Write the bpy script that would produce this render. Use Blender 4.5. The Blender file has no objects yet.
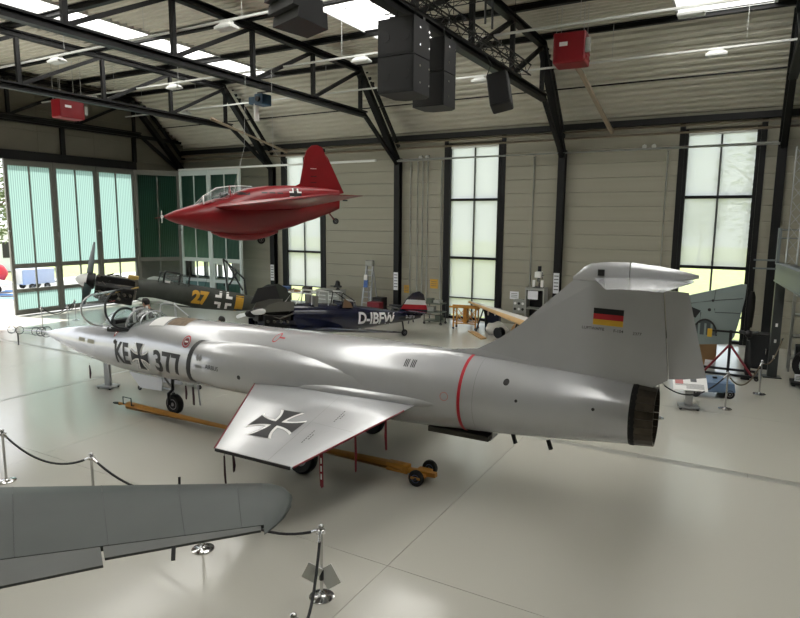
import bpy, bmesh, math, random
from mathutils import Vector, Matrix
from mathutils.bvhtree import BVHTree
R = math.radians
SC = bpy.context.scene
COL = SC.collection
random.seed(7)

# ---------------------------------------------------------------- camera
EYE = 4.73
cam_d = bpy.data.cameras.new('camera'); cam = bpy.data.objects.new('camera', cam_d); COL.objects.link(cam)
cam_d.sensor_width = 36; cam_d.lens = 611.7 / 800 * 36; cam_d.clip_start = .05; cam_d.clip_end = 600
def cam_matrix(p, y, r):
    f = Vector((-math.sin(y)*math.cos(p), math.cos(y)*math.cos(p), -math.sin(p)))
    rt = Vector((math.cos(y), math.sin(y), 0)); dn = f.cross(rt)
    r2 = rt*math.cos(r) + dn*math.sin(r); d2 = f.cross(r2)
    m = Matrix((r2, -d2, -f)).transposed().to_4x4()
    m.translation = (0, 0, EYE)
    return m
cam.matrix_world = cam_matrix(.14302, .51195, -.00766)
SC.camera = cam

# ---------------------------------------------------------------- world, sun, exposure
SC.view_settings.view_transform = 'Standard'; SC.view_settings.look = 'None'
SC.view_settings.gamma = 1; SC.view_settings.use_curve_mapping = False
SC.view_settings.exposure = 1.25
W = bpy.data.worlds.new('world'); SC.world = W; W.use_nodes = True
nt = W.node_tree; nt.nodes.clear()
wo = nt.nodes.new('ShaderNodeOutputWorld'); bg = nt.nodes.new('ShaderNodeBackground')
sky = nt.nodes.new('ShaderNodeTexSky'); sky.sky_type = 'NISHITA'; sky.sun_disc = False
sky.sun_elevation = R(60); sky.sun_rotation = R(280); sky.air_density = 1.0; sky.dust_density = 6.0; sky.ozone_density = 1.0
mixw = nt.nodes.new('ShaderNodeMix'); mixw.data_type = 'RGBA'; mixw.inputs[0].default_value = .6
mixw.inputs[7].default_value = (8.2, 8.6, 9.0, 1)      # a high thin overcast
nt.links.new(sky.outputs[0], mixw.inputs[6]); nt.links.new(mixw.outputs[2], bg.inputs[0])
bg.inputs[1].default_value = .15
nt.links.new(bg.outputs[0], wo.inputs[0])
sun_d = bpy.data.lights.new('sun', 'SUN'); sun_d.energy = 6; sun_d.angle = R(1.5); sun_d.color = (1, .96, .9)
sun = bpy.data.objects.new('sun', sun_d); COL.objects.link(sun)
sun.rotation_euler = Vector((.43, .10, -.90)).to_track_quat('-Z', 'Y').to_euler()
def portal(loc, sx, sy, direction):
    d = bpy.data.lights.new('daylight_portal', 'AREA'); d.shape = 'RECTANGLE'; d.size = sx; d.size_y = sy
    d.cycles.is_portal = True
    o = bpy.data.objects.new('daylight_portal', d); COL.objects.link(o); o.location = loc
    o.rotation_euler = Vector(direction).to_track_quat('-Z', 'Y').to_euler()

# ---------------------------------------------------------------- materials
def lin(c):
    return tuple(((x/255)/12.92 if x/255 <= .04045 else ((x/255+.055)/1.055)**2.4) for x in c)
def mat(name, rgb, rough=.5, metal=0, var=0, vscale=3, bump=0, bscale=40, coat=0, spec=.5, emit=0, stretch=None):
    m = bpy.data.materials.new(name); m.use_nodes = True
    n = m.node_tree; p = n.nodes['Principled BSDF']
    c = lin(rgb)
    p.inputs['Base Color'].default_value = (*c, 1); p.inputs['Roughness'].default_value = rough
    p.inputs['Metallic'].default_value = metal; p.inputs['Coat Weight'].default_value = coat
    p.inputs['Specular IOR Level'].default_value = spec
    if coat: p.inputs['Coat Roughness'].default_value = .08
    if var or bump:
        tc = n.nodes.new('ShaderNodeTexCoord'); mp = n.nodes.new('ShaderNodeMapping')
        n.links.new(tc.outputs['Object'], mp.inputs[0])
        if stretch: mp.inputs['Scale'].default_value = stretch
    if var:
        t = n.nodes.new('ShaderNodeTexNoise'); t.inputs['Scale'].default_value = vscale; t.inputs['Detail'].default_value = 6
        n.links.new(mp.outputs[0], t.inputs['Vector'])
        r = n.nodes.new('ShaderNodeValToRGB'); r.color_ramp.elements[0].position = .3; r.color_ramp.elements[1].position = .7
        r.color_ramp.elements[0].color = (*[x*(1-var) for x in c], 1); r.color_ramp.elements[1].color = (*[min(1, x*(1+var)) for x in c], 1)
        n.links.new(t.outputs[0], r.inputs[0]); n.links.new(r.outputs[0], p.inputs['Base Color'])
    if bump:
        t2 = n.nodes.new('ShaderNodeTexNoise'); t2.inputs['Scale'].default_value = bscale; t2.inputs['Detail'].default_value = 4
        n.links.new(mp.outputs[0], t2.inputs['Vector'])
        b = n.nodes.new('ShaderNodeBump'); b.inputs['Strength'].default_value = bump; b.inputs['Distance'].default_value = .02
        n.links.new(t2.outputs[0], b.inputs['Height']); n.links.new(b.outputs[0], p.inputs['Normal'])
    if emit:
        p.inputs['Emission Color'].default_value = (*c, 1); p.inputs['Emission Strength'].default_value = emit
    return m
def glass(name, tint=(255, 255, 255), gloss=.08, alpha_tint=.0, rough=.02):
    m = bpy.data.materials.new(name); m.use_nodes = True; n = m.node_tree; n.nodes.clear()
    o = n.nodes.new('ShaderNodeOutputMaterial'); a = n.nodes.new('ShaderNodeBsdfTransparent'); g = n.nodes.new('ShaderNodeBsdfGlossy')
    a.inputs[0].default_value = (*lin(tint), 1); g.inputs['Roughness'].default_value = rough
    fr = n.nodes.new('ShaderNodeFresnel'); fr.inputs[0].default_value = 1.45
    geo = n.nodes.new('ShaderNodeNewGeometry'); sb = n.nodes.new('ShaderNodeMath'); sb.operation = 'SUBTRACT'; sb.inputs[0].default_value = 1
    n.links.new(geo.outputs['Backfacing'], sb.inputs[1]); ml = n.nodes.new('ShaderNodeMath'); ml.operation = 'MULTIPLY'
    n.links.new(fr.outputs[0], ml.inputs[0]); n.links.new(sb.outputs[0], ml.inputs[1])      # reflect on the outer face only
    mx = n.nodes.new('ShaderNodeMixShader'); n.links.new(ml.outputs[0], mx.inputs[0])
    n.links.new(a.outputs[0], mx.inputs[1]); n.links.new(g.outputs[0], mx.inputs[2]); last = mx
    if alpha_tint:
        d = n.nodes.new('ShaderNodeBsdfDiffuse'); d.inputs[0].default_value = (*lin(tint), 1)
        m2 = n.nodes.new('ShaderNodeMixShader'); m2.inputs[0].default_value = alpha_tint
        n.links.new(mx.outputs[0], m2.inputs[1]); n.links.new(d.outputs[0], m2.inputs[2]); last = m2
    n.links.new(last.outputs[0], o.inputs[0]); return m
def translucent(name, rgb, trans=.75, clear=0, stripes=None, refl=None):
    """light-passing sheet: translucent + diffuse, optionally partly clear; stripes = (axis, period) of its ribs"""
    m = bpy.data.materials.new(name); m.use_nodes = True; n = m.node_tree; n.nodes.clear()
    o = n.nodes.new('ShaderNodeOutputMaterial'); t = n.nodes.new('ShaderNodeBsdfTranslucent'); d = n.nodes.new('ShaderNodeBsdfDiffuse')
    c = (*lin(rgb), 1); t.inputs[0].default_value = c; d.inputs[0].default_value = (*lin(refl or rgb), 1)
    if stripes:
        tc = n.nodes.new('ShaderNodeTexCoord'); sp = n.nodes.new('ShaderNodeSeparateXYZ'); n.links.new(tc.outputs['Object'], sp.inputs[0])
        mu = n.nodes.new('ShaderNodeMath'); mu.operation = 'MULTIPLY'; mu.inputs[1].default_value = 2*math.pi/stripes[1]
        n.links.new(sp.outputs[stripes[0]], mu.inputs[0])
        si = n.nodes.new('ShaderNodeMath'); si.operation = 'SINE'; n.links.new(mu.outputs[0], si.inputs[0])
        rp = n.nodes.new('ShaderNodeValToRGB'); rp.color_ramp.elements[0].position = .2; rp.color_ramp.elements[1].position = .75
        rp.color_ramp.elements[0].color = (*[x*.62 for x in c[:3]], 1); rp.color_ramp.elements[1].color = c
        ma = n.nodes.new('ShaderNodeMath'); ma.operation = 'MULTIPLY_ADD'; ma.inputs[1].default_value = .5; ma.inputs[2].default_value = .5
        n.links.new(si.outputs[0], ma.inputs[0]); n.links.new(ma.outputs[0], rp.inputs[0])
        n.links.new(rp.outputs[0], t.inputs[0])
    mx = n.nodes.new('ShaderNodeMixShader'); mx.inputs[0].default_value = trans
    n.links.new(d.outputs[0], mx.inputs[1]); n.links.new(t.outputs[0], mx.inputs[2]); last = mx
    if clear:
        tr = n.nodes.new('ShaderNodeBsdfTransparent'); m2 = n.nodes.new('ShaderNodeMixShader'); m2.inputs[0].default_value = clear
        n.links.new(mx.outputs[0], m2.inputs[1]); n.links.new(tr.outputs[0], m2.inputs[2]); last = m2
    n.links.new(last.outputs[0], o.inputs[0]); return m

M = {}
def floor_material():
    m = mat('floor_resin', (184, 182, 172), rough=.2, coat=.2)
    n = m.node_tree; p = n.nodes['Principled BSDF']
    tc = n.nodes.new('ShaderNodeTexCoord'); t = n.nodes.new('ShaderNodeTexNoise'); t.inputs['Scale'].default_value = .8; t.inputs['Detail'].default_value = 5
    n.links.new(tc.outputs['Object'], t.inputs['Vector'])
    r = n.nodes.new('ShaderNodeMapRange'); r.inputs[3].default_value = .15; r.inputs[4].default_value = .25
    n.links.new(t.outputs[0], r.inputs[0]); n.links.new(r.outputs[0], p.inputs['Roughness'])
    return m
M['floor'] = floor_material()
M['joint'] = mat('joint_dark', (70, 70, 66), .8)
M['drain'] = mat('drain_steel', (150, 150, 143), .35)
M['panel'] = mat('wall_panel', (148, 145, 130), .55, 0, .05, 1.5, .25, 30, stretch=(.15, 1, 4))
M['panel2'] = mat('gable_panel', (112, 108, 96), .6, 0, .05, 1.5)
M['black'] = mat('black_steel', (16, 16, 17), .5, spec=.3)
M['steel'] = mat('dark_frame', (66, 68, 67), .45)
M['deck'] = mat('roof_deck', (206, 203, 190), .5, 0, .04, 1)
M['white'] = mat('white_paint', (225, 227, 226), .4)
M['rail'] = mat('light_rail', (205, 207, 203), .4)
M['pipe'] = mat('brown_pipe', (168, 152, 132), .45)
M['gpipe'] = mat('grey_pipe', (186, 188, 186), .4)
M['doorlit'] = mat('door_white', (196, 204, 202), .45)  # frames of the lit leaves, their brightness put into the colour
M['doorshade'] = mat('door_frame_shaded', (112, 112, 106), .45)  # same frames on the darker leaves, shade put into the colour
M['teal'] = translucent('teal_polycarbonate', (128, 156, 150), .72, 0, (1, .105), (48, 92, 78))
M['teal_x'] = translucent('teal_polycarbonate_inner', (128, 156, 150), .72, 0, (0, .105), (48, 92, 78))
M['glass'] = glass('clear_glass', (248, 251, 251))
M['blind'] = translucent('screen_blind', (206, 206, 206), .62, .1)
M['skylight'] = translucent('skylight_sheet', (250, 250, 246), .95)
M['chrome'] = mat('chrome', (200, 200, 200), .12, 1)
M['rope'] = mat('rope_black', (22, 22, 24), .7)
M['tyre'] = mat('rubber', (22, 22, 22), .75, 0, .2, 20)
M['hub'] = mat('hub_metal', (150, 150, 150), .4, .6)

# ---------------------------------------------------------------- mesh builder
class MB:
    def __init__(s): s.v = []; s.f = []; s.mi = []; s.m = 0
    def add(s, vs, fs):
        b = len(s.v); s.v += [tuple(v) for v in vs]
        for f in fs: s.f.append(tuple(i+b for i in f)); s.mi.append(s.m)
        return s
    def box(s, c, d, rot=None):
        x, y, z = d[0]/2, d[1]/2, d[2]/2
        vs = [Vector(p) for p in ((-x,-y,-z),(x,-y,-z),(x,y,-z),(-x,y,-z),(-x,-y,z),(x,-y,z),(x,y,z),(-x,y,z))]
        if rot is not None:
            if isinstance(rot, (int, float)): rot = Matrix.Rotation(rot, 3, 'Z')
            vs = [rot @ v for v in vs]
        vs = [v + Vector(c) for v in vs]
        return s.add(vs, ((0,3,2,1),(4,5,6,7),(0,1,5,4),(1,2,6,5),(2,3,7,6),(3,0,4,7)))
    def bb(s, x0, x1, y0, y1, z0, z1):
        return s.box(((x0+x1)/2, (y0+y1)/2, (z0+z1)/2), (abs(x1-x0), abs(y1-y0), abs(z1-z0)))
    def cbox(s, x0, x1, y0, y1, z0, z1, b):
        """box whose face towards -y has chamfered edges along x (a cladding panel)"""
        prof = [(y1, z0), (y0+b, z0), (y0, z0+b), (y0, z1-b), (y0+b, z1), (y1, z1)]
        return s.loft([[(x, y, z) for y, z in prof] for x in (x0, x1)])
    def bar(s, a, b, w, h=None, up=(0, 0, 1)):
        a, b = Vector(a), Vector(b); d = (b-a); L = d.length
        if L < 1e-6: return s
        d.normalize(); u = Vector(up)
        if abs(d.dot(u)) > .98: u = Vector((1, 0, 0))
        r = d.cross(u).normalized(); u = r.cross(d); h = h or w
        vs = []
        for p in (a, b):
            for i, j in ((-1,-1),(1,-1),(1,1),(-1,1)): vs.append(p + r*(i*w/2) + u*(j*h/2))
        return s.add(vs, ((3,2,1,0),(4,5,6,7),(0,1,5,4),(1,2,6,5),(2,3,7,6),(3,0,4,7)))
    def ring_frame(s, d):
        u = Vector((0, 0, 1)) if abs(d.z) < .95 else Vector((1, 0, 0))
        r = d.cross(u).normalized(); return r, r.cross(d)
    def cyl(s, a, b, r0, r1=None, n=14):
        a, b = Vector(a), Vector(b); r1 = r0 if r1 is None else r1
        d = (b-a).normalized(); p, q = s.ring_frame(d)
        rg = [[c + (p*math.cos(t)+q*math.sin(t))*r for t in [2*math.pi*i/n for i in range(n)]] for c, r in ((a, r0), (b, r1))]
        return s.loft(rg)
    def tube(s, pts, r, n=8, closed=False):
        pts = [Vector(p) for p in pts]; rings = []; N = len(pts); prev = None
        for i, c in enumerate(pts):
            d = (pts[(i+1) % N]-pts[i-1]) if closed else (pts[min(i+1, N-1)]-pts[max(i-1, 0)])
            d.normalize()
            if prev is None: p, q = s.ring_frame(d)
            else:
                p = (prev - d*prev.dot(d)).normalized(); q = d.cross(p)
            prev = p
            rr = r[i] if isinstance(r, (list, tuple)) else r
            rings.append([c + (p*math.cos(t)+q*math.sin(t))*rr for t in [2*math.pi*k/n for k in range(n)]])
        return s.loft(rings, cap=not closed, wrap=closed)
    def loft(s, rings, cap=True, wrap=False, closed=True):
        n = len(rings[0]); vs = [v for r in rings for v in r]; fs = []; m = len(rings)
        for i in range(m if wrap else m-1):
            a, b = i*n, ((i+1) % m)*n
            for k in range(n if closed else n-1):
                k2 = (k+1) % n; fs.append((a+k, a+k2, b+k2, b+k))
        if cap and not wrap and closed:
            fs.append(tuple(range(n-1, -1, -1))); fs.append(tuple((m-1)*n+k for k in range(n)))
        return s.add(vs, fs)
    def lathe(s, prof, n=20, o=(0,0,0), axis=(0,0,1)):
        ax = Vector(axis).normalized(); p, q = s.ring_frame(ax); o = Vector(o)
        rg = [[o + ax*h + (p*math.cos(t)+q*math.sin(t))*max(r, 1e-4) for t in [2*math.pi*i/n for i in range(n)]] for r, h in prof]
        return s.loft(rg)
    def torus(s, c, Rr, r, axis=(0,0,1), n=28, k=8, arc=None):
        ax = Vector(axis).normalized(); p, q = s.ring_frame(ax); c = Vector(c)
        a0, a1 = arc or (0, 2*math.pi)
        m = n if not arc else n+1
        pts = [c + (p*math.cos(t)+q*math.sin(t))*Rr for t in [a0+(a1-a0)*i/n for i in range(m)]]
        return s.tube(pts, r, k, closed=arc is None)
    def ball(s, c, rx, ry=None, rz=None, n=14, m=9):
        ry = ry or rx; rz = rz or rx; c = Vector(c)
        rg = []
        for j in range(1, m):
            a = math.pi*j/m
            rg.append([c + Vector((rx*math.sin(a)*math.cos(t), ry*math.sin(a)*math.sin(t), -rz*math.cos(a))) for t in [2*math.pi*i/n for i in range(n)]])
        b = len(s.v); s.loft(rg, cap=False); k = len(s.v)
        s.add([c-Vector((0,0,rz)), c+Vector((0,0,rz))], [])
        for i in range(n):
            s.f.append((b+(i+1) % n, b+i, k)); s.f.append((b+(m-2)*n+i, b+(m-2)*n+(i+1) % n, k+1)); s.mi += [s.m, s.m]
        return s
    def prism(s, poly, f0, f1):
        """poly: 2D outline; f0/f1 map (a,b) to 3D on the two sides"""
        n = len(poly); vs = [f0(*p) for p in poly] + [f1(*p) for p in poly]
        fs = [tuple(range(n-1, -1, -1)), tuple(range(n, 2*n))] + [(i, (i+1) % n, n+(i+1) % n, n+i) for i in range(n)]
        return s.add(vs, fs)
    def quad(s, x0, x1, y, z0, z1): return s.add([(x0,y,z0),(x1,y,z0),(x1,y,z1),(x0,y,z1)], ((0,1,2,3),))
    def mesh(s, name, smooth=None, xf=None):
        me = bpy.data.meshes.new(name)
        vs = s.v if xf is None else [tuple(xf @ Vector(v)) for v in s.v]
        me.from_pydata(vs, [], s.f); me.update()
        bm = bmesh.new(); bm.from_mesh(me); bmesh.ops.recalc_face_normals(bm, faces=bm.faces); bm.to_mesh(me); bm.free()
        if any(s.mi): me.polygons.foreach_set('material_index', s.mi)
        if smooth is not None:
            me.polygons.foreach_set('use_smooth', [True]*len(me.polygons)); me.set_sharp_from_angle(angle=R(smooth))
        return me
    def out(s, name, material, parent=None, smooth=None, xf=None, bevel=0):
        me = s.mesh(name, smooth, xf)
        for x in (material if isinstance(material, (list, tuple)) else [material]): me.materials.append(x)
        o = bpy.data.objects.new(name, me); COL.objects.link(o)
        if parent: o.parent = parent
        if bevel:
            b = o.modifiers.new('bevel', 'BEVEL'); b.width = bevel; b.segments = 2; b.limit_method = 'ANGLE'
        return o
def inst(name, me, parent=None, loc=(0,0,0), rz=0, rot=None):
    o = bpy.data.objects.new(name, me); COL.objects.link(o); o.location = loc
    o.rotation_euler = rot or (0, 0, rz)
    if parent: o.parent = parent
    return o
def tag(o, label, cat, group=None):
    o['label'] = label; o['category'] = cat
    if group: o['group'] = group
    return o
def thing(name, label, cat, loc=(0,0,0), rz=0, group=None, rot=None):
    o = bpy.data.objects.new(name, None); COL.objects.link(o); o.empty_display_size = .1
    o.location = loc; o.rotation_euler = rot or (0, 0, rz); return tag(o, label, cat, group)
def struct(o):
    o['kind'] = 'structure'; return o
def sempty(name, loc=(0,0,0), rz=0):
    o = bpy.data.objects.new(name, None); COL.objects.link(o); o.location = loc; o.rotation_euler = (0, 0, rz); o['kind'] = 'structure'; return o
def copy_tree(o, parent=None):
    c = o.copy(); COL.objects.link(c); c.parent = parent
    for ch in [x for x in KIDS.get(o.name, [])]: copy_tree(ch, c)
    return c
KIDS = {}
def index_kids(o):
    KIDS[o.name] = list(o.children)
    for c in o.children: index_kids(c)

# ---------------------------------------------------------------- 2D shapes laid onto surfaces (lettering, crosses, flags)
FONTS = {}
def text2d(s, h, bold=.0, sx=1, align='CENTER'):
    cu = bpy.data.curves.new('lettering', 'FONT'); cu.body = s; cu.size = 1; cu.offset = bold; cu.align_x = align; cu.resolution_u = 4
    o = bpy.data.objects.new('lettering', cu); COL.objects.link(o); bpy.context.view_layer.update()
    dg = bpy.context.evaluated_depsgraph_get(); me = bpy.data.meshes.new_from_object(o.evaluated_get(dg))
    bpy.data.objects.remove(o); bpy.data.curves.remove(cu)
    k = h/.69
    vs = [(v.co.x*k*sx, v.co.y*k) for v in me.vertices]; fs = [tuple(p.vertices) for p in me.polygons]
    bpy.data.meshes.remove(me)
    return vs, fs
def poly2d(pts): return list(pts), [tuple(range(len(pts)))]
def disc2d(r0, r1, n=28):
    if r0 <= 0: return poly2d([(r1*math.cos(2*math.pi*i/n), r1*math.sin(2*math.pi*i/n)) for i in range(n)])
    vs = []; fs = []
    for i in range(n):
        t = 2*math.pi*i/n; vs += [(r0*math.cos(t), r0*math.sin(t)), (r1*math.cos(t), r1*math.sin(t))]
        j = (i+1) % n; fs.append((2*i, 2*i+1, 2*j+1, 2*j))
    return vs, fs
def rect2d(x0, x1, y0, y1): return poly2d([(x0, y0), (x1, y0), (x1, y1), (x0, y1)])
def iron_cross(r, a0=.13, a1=.42, n=6):
    """one arm pointing +x as outline, four arms returned as (verts, faces)"""
    def arm(a0, a1, r0, r1):
        up = []
        for i in range(n+1):
            t = i/n; x = r0+(r1-r0)*t; up.append((x, a0 + (a1-a0)*t**2.0))
        return up
    vs = []; fs = []
    base = arm(a0*r, a1*r, a0*r, r)
    for k in range(4):
        c, s_ = [(1,0),(0,1),(-1,0),(0,-1)][k]
        b = len(vs)
        for x, y in base: vs += [(x*c-y*s_, x*s_+y*c), (x*c+y*s_, x*s_-y*c)]
        for i in range(n): fs.append((b+2*i, b+2*i+1, b+2*i+3, b+2*i+2))
    b = len(vs); q = a0*r; vs += [(-q,-q),(q,-q),(q,q),(-q,q)]; fs.append((b,b+1,b+2,b+3))
    return vs, fs
def cross_edging(r, a0=.13, a1=.42, w=.13, n=6):
    """white edging along the flared sides of the arms"""
    vs = []; fs = []
    for k in range(4):
        c, s_ = [(1,0),(0,1),(-1,0),(0,-1)][k]
        for sg in (1, -1):
            b = len(vs)
            for i in range(n+1):
                t = i/n; x0 = a0*r+(r-a0*r)*t; y0 = a0*r+(a1-a0)*r*t**2.0
                x1 = (a0+w)*r + (r-(a0+w)*r)*t; y1 = y0+w*r
                for x, y in ((x0, y0), (x1, y1)): vs.append((x*c-sg*y*s_, x*s_+sg*y*c))
            for i in range(n): fs.append((b+2*i, b+2*i+1, b+2*i+3, b+2*i+2))
    return vs, fs
def bvh_of(*objs):
    vs = []; fs = []
    for o in objs:
        b = len(vs); vs += [v.co.copy() for v in o.data.vertices]; fs += [tuple(i+b for i in p.vertices) for p in o.data.polygons]
    return BVHTree.FromPolygons(vs, fs)
def decal(name, shape, place, bvh, to_ray, material, parent, step=.12, lift=.004, xf=None):
    """lay a flat shape on a surface: place(x,y)->(a,b); to_ray(a,b)->(origin, direction)"""
    vs, fs = shape
    bm = bmesh.new(); bv = [bm.verts.new((*place(*v), 0)) for v in vs]
    for f in fs:
        try: bm.faces.new([bv[i] for i in f])
        except ValueError: pass
    if step:
        for ax in (0, 1):
            lo = min(v.co[ax] for v in bm.verts); hi = max(v.co[ax] for v in bm.verts)
            n = int((hi-lo)/step)
            for i in range(1, n+1):
                co = Vector((0,0,0)); co[ax] = lo + (hi-lo)*i/(n+1); no = Vector((0,0,0)); no[ax] = 1
                bmesh.ops.bisect_plane(bm, geom=bm.verts[:]+bm.edges[:]+bm.faces[:], plane_co=co, plane_no=no)
    dead = []
    for v in bm.verts:
        o, d = to_ray(v.co.x, v.co.y); loc, nor, idx, dist = bvh.ray_cast(Vector(o), Vector(d))
        if loc is None: dead.append(v); continue
        if nor.dot(Vector(d)) > 0: nor = -nor
        v.co = loc + nor*lift
        if xf is not None: v.co = xf @ v.co
    if dead: bmesh.ops.delete(bm, geom=dead, context='VERTS')
    me = bpy.data.meshes.new(name); bm.to_mesh(me); bm.free(); me.materials.append(material)
    o = bpy.data.objects.new(name, me); COL.objects.link(o); o.parent = parent
    return o
# ================================================================ THE HALL
XL, YW, XR, YF = -30.7, 27.2, 16.0, -12.0
ZT, ZB, ZD = 11.3, 9.45, 11.62          # upper chord, lower chord, flat deck
WIN = [(-22.76, -20.15), (-12.68, -10.02), (-2.41, .18), (7.7, 10.35)]
SKY = [(-22.9, -20.1), (-12.8, -10.0), (-2.55, .25), (7.6, 10.4)]
COLX = [-23.5, -15.36, -7.19, .9, 9.05]

# floor: resin slabs with open joints over a dark bed
fl = struct(MB().bb(-31, XR, YF, YW+.3, -.2, -.05).out('floor', M['joint']))
xj = [-31, -28.4, -20.25, -12.1, -3.99, 4.15, 12.3, XR]; yj = [YF, -3.3, 6.8, 16.9, YW+.3]
for i in range(len(xj)-1):
    for j in range(len(yj)-1):
        g = .004
        ys = [yj[j]+g, yj[j+1]-g]
        segs = [(ys[0], ys[1])]
        if ys[0] < 12.85 < ys[1]: segs = [(ys[0], 12.745), (12.965, ys[1])]
        for a, b in segs: MB().bb(xj[i]+g, xj[i+1]-g, a, b, -.06, 0).out('slab', M['floor'], fl)
for i in range(24):
    x0 = -31+i*1.96
    MB().bb(x0+.004, x0+1.956, 12.752, 12.958, -.05, -.002).out('drain_cover', M['drain'], fl)
for i in range(6):
    MB().bb(-16.72, -16.6, 7.3+i*1.2, 8.49+i*1.2, -.01, .002).out('floor_strip', M['drain'], fl)

# window wall
wb = sempty('wall_back')
edges = [-30.9]
for a, b in WIN: edges += [a, b]
edges.append(XR)
core = MB()
for i in range(0, len(edges), 2): core.bb(edges[i], edges[i+1], YW+.14, YW+.34, 0, 9.3)
for a, b in WIN: core.bb(a, b, YW+.14, YW+.34, 8.36, 9.3)
LOW = (-30.45, -26.9, 1.2, 3.0)            # low opening added to brighten the corner behind the folded door leaves
for i in range(2, len(edges), 2): MB().bb(edges[i], edges[i+1], YW+.14, YW+.34, 0, 9.3).out('wall_core', M['panel2'], wb)
for a, b, z0, z1 in ((edges[0], LOW[0], 0, 9.3), (LOW[1], edges[1], 0, 9.3), (LOW[0], LOW[1], 0, LOW[2]), (LOW[0], LOW[1], LOW[3], 9.3)): MB().bb(a, b, YW+.14, YW+.34, z0, z1).out('wall_core', M['panel2'], wb)
for a, b in WIN: MB().bb(a, b, YW+.14, YW+.34, 8.36, 9.3).out('lintel', M['panel2'], wb)
segs = []
for i in range(0, len(edges), 2):
    cut = [edges[i]] + [c for c in COLX if edges[i] < c < edges[i+1]] + [edges[i+1]]
    segs += list(zip(cut[:-1], cut[1:]))
for a, b in segs:
    me = MB().cbox(a+.004, b-.004, 0, .13, .004, .596, .012).mesh('panel'); me.materials.append(M['panel'])
    me2 = me
    if a < -30.5:
        me2 = MB().cbox(LOW[1]+.004, b-.004, 0, .13, .004, .596, .012).mesh('panel'); me2.materials.append(M['panel'])
    for r in range(15): inst('panel', me2 if 2 <= r <= 4 else me, wb, (0, YW, r*.6))
for a, b in WIN:
    me = MB().cbox(a+.004, b-.004, 0, .13, .004, .596, .012).mesh('panel'); me.materials.append(M['panel'])
    inst('panel', me, wb, (0, YW, 8.4))

# windows
for k, (a, b) in enumerate(WIN):
    w = sempty('window_%d' % (k+1), ((a+b)/2, YW, 0)); h = (b-a)/2; y = .16
    for sx in (-1, 1): MB().bb(sx*h, sx*(h-.13), -.06, .3, 0, 8.36).out('frame_upright', M['black'], w)
    for sx in (-1, 1): MB().bb(sx*(h+.005), sx*(h+.2), -.05, -.002, 0, 8.6).out('side_trim', M['black'], w)
    MB().bb(-.035, .035, .06, .22, .1, 8.26).out('mullion', M['steel'], w)
    zs = [.06, 1.05, 2.99, 5.75, 8.28]
    for z, t in zip(zs, (.12, .05, .12, .12, .12)):
        MB().bb(-h+.13, h-.13, .04, .24, z-t/2, z+t/2).out('transom', M['black'], w)
    for z0, z1 in zip(zs[:-1], zs[1:]):
        for x0, x1 in ((-h+.13, -.035), (.035, h-.13)):
            MB().bb(x0, x1, .13, .142, z0+.03, z1-.03).out('pane', M['glass'], w)
    for x0, x1 in ((-h+.135, -.036), (.036, h-.135)):
        zlow = {0: 1.08, 1: .2, 2: 3.06, 3: 1}[k]
        MB().quad(x0, x1, .09, zlow, 8.2).out('blind', M['blind'], w)
    MB().bb(-h+.13, h-.13, -.01, .06, 8.14, 8.24).out('blind_box', M['rail'], w)

w5 = sempty('window_5', ((LOW[0]+LOW[1])/2, YW, 0)); hw5 = (LOW[1]-LOW[0])/2  # added window, brings light behind the folded leaves
for x in (-hw5, -.6, .6, hw5): MB().bb(x-.05, x+.05, .0, .3, LOW[2], LOW[3]).out('frame_upright', M['steel'], w5)
for z in (LOW[2], LOW[3]): MB().bb(-hw5, hw5, .0, .3, z-.05, z+.05).out('transom', M['steel'], w5)
for a, b in ((-hw5+.05, -.65), (-.55, .55), (.65, hw5-.05)): MB().bb(a, b, .13, .142, LOW[2]+.05, LOW[3]-.05).out('pane', M['glass'], w5)

# roof: corrugated deck, flat over the hall and sloping down to the window wall
ce = sempty('ceiling')
def ribs(n, per, d):
    pr = []
    for i in range(n): pr += [(i*per, 0), (i*per+per*.36, 0), (i*per+per*.5, d), (i*per+per*.86, d)]
    pr.append((n*per, 0)); return pr
def sheet(x0, x1, p0, p1, per=.31, d=.11):
    """ribbed sheet between the (y,z) lines p0 and p1"""
    a, b = Vector(p0), Vector(p1); L = (b-a).length; n = max(1, round(L/per)); t = (b-a).normalized(); nn = Vector((-t.y, t.x))
    if nn.y < 0: nn = -nn
    pr = ribs(n, L/n, d); m = MB()
    pts = [a + t*u + nn*v for u, v in pr]
    m.loft([[(x, p.x, p.y) for p in pts] for x in (x0, x1)], cap=False, closed=False)
    return m
xs = [-31.0]
for a, b in SKY: xs += [a, b]
xs.append(XR)
YK = 23.5
for i in range(0, len(xs), 2):
    for y0, y1 in ((YK, 14.0), (14.0, 4.0), (4.0, YF)): sheet(xs[i], xs[i+1], (y0, ZD), (y1, ZD)).out('deck_sheet', M['deck'], ce)
bays = [-31.0] + COLX + [XR]
for a, b in zip(bays[:-1], bays[1:]): sheet(a, b, (YW+.3, 8.86), (YK, ZD)).out('slope_sheet', M['deck'], ce)
YS = 2.0                                   # roof lights closed off from here, out of view, to darken the near side
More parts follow.
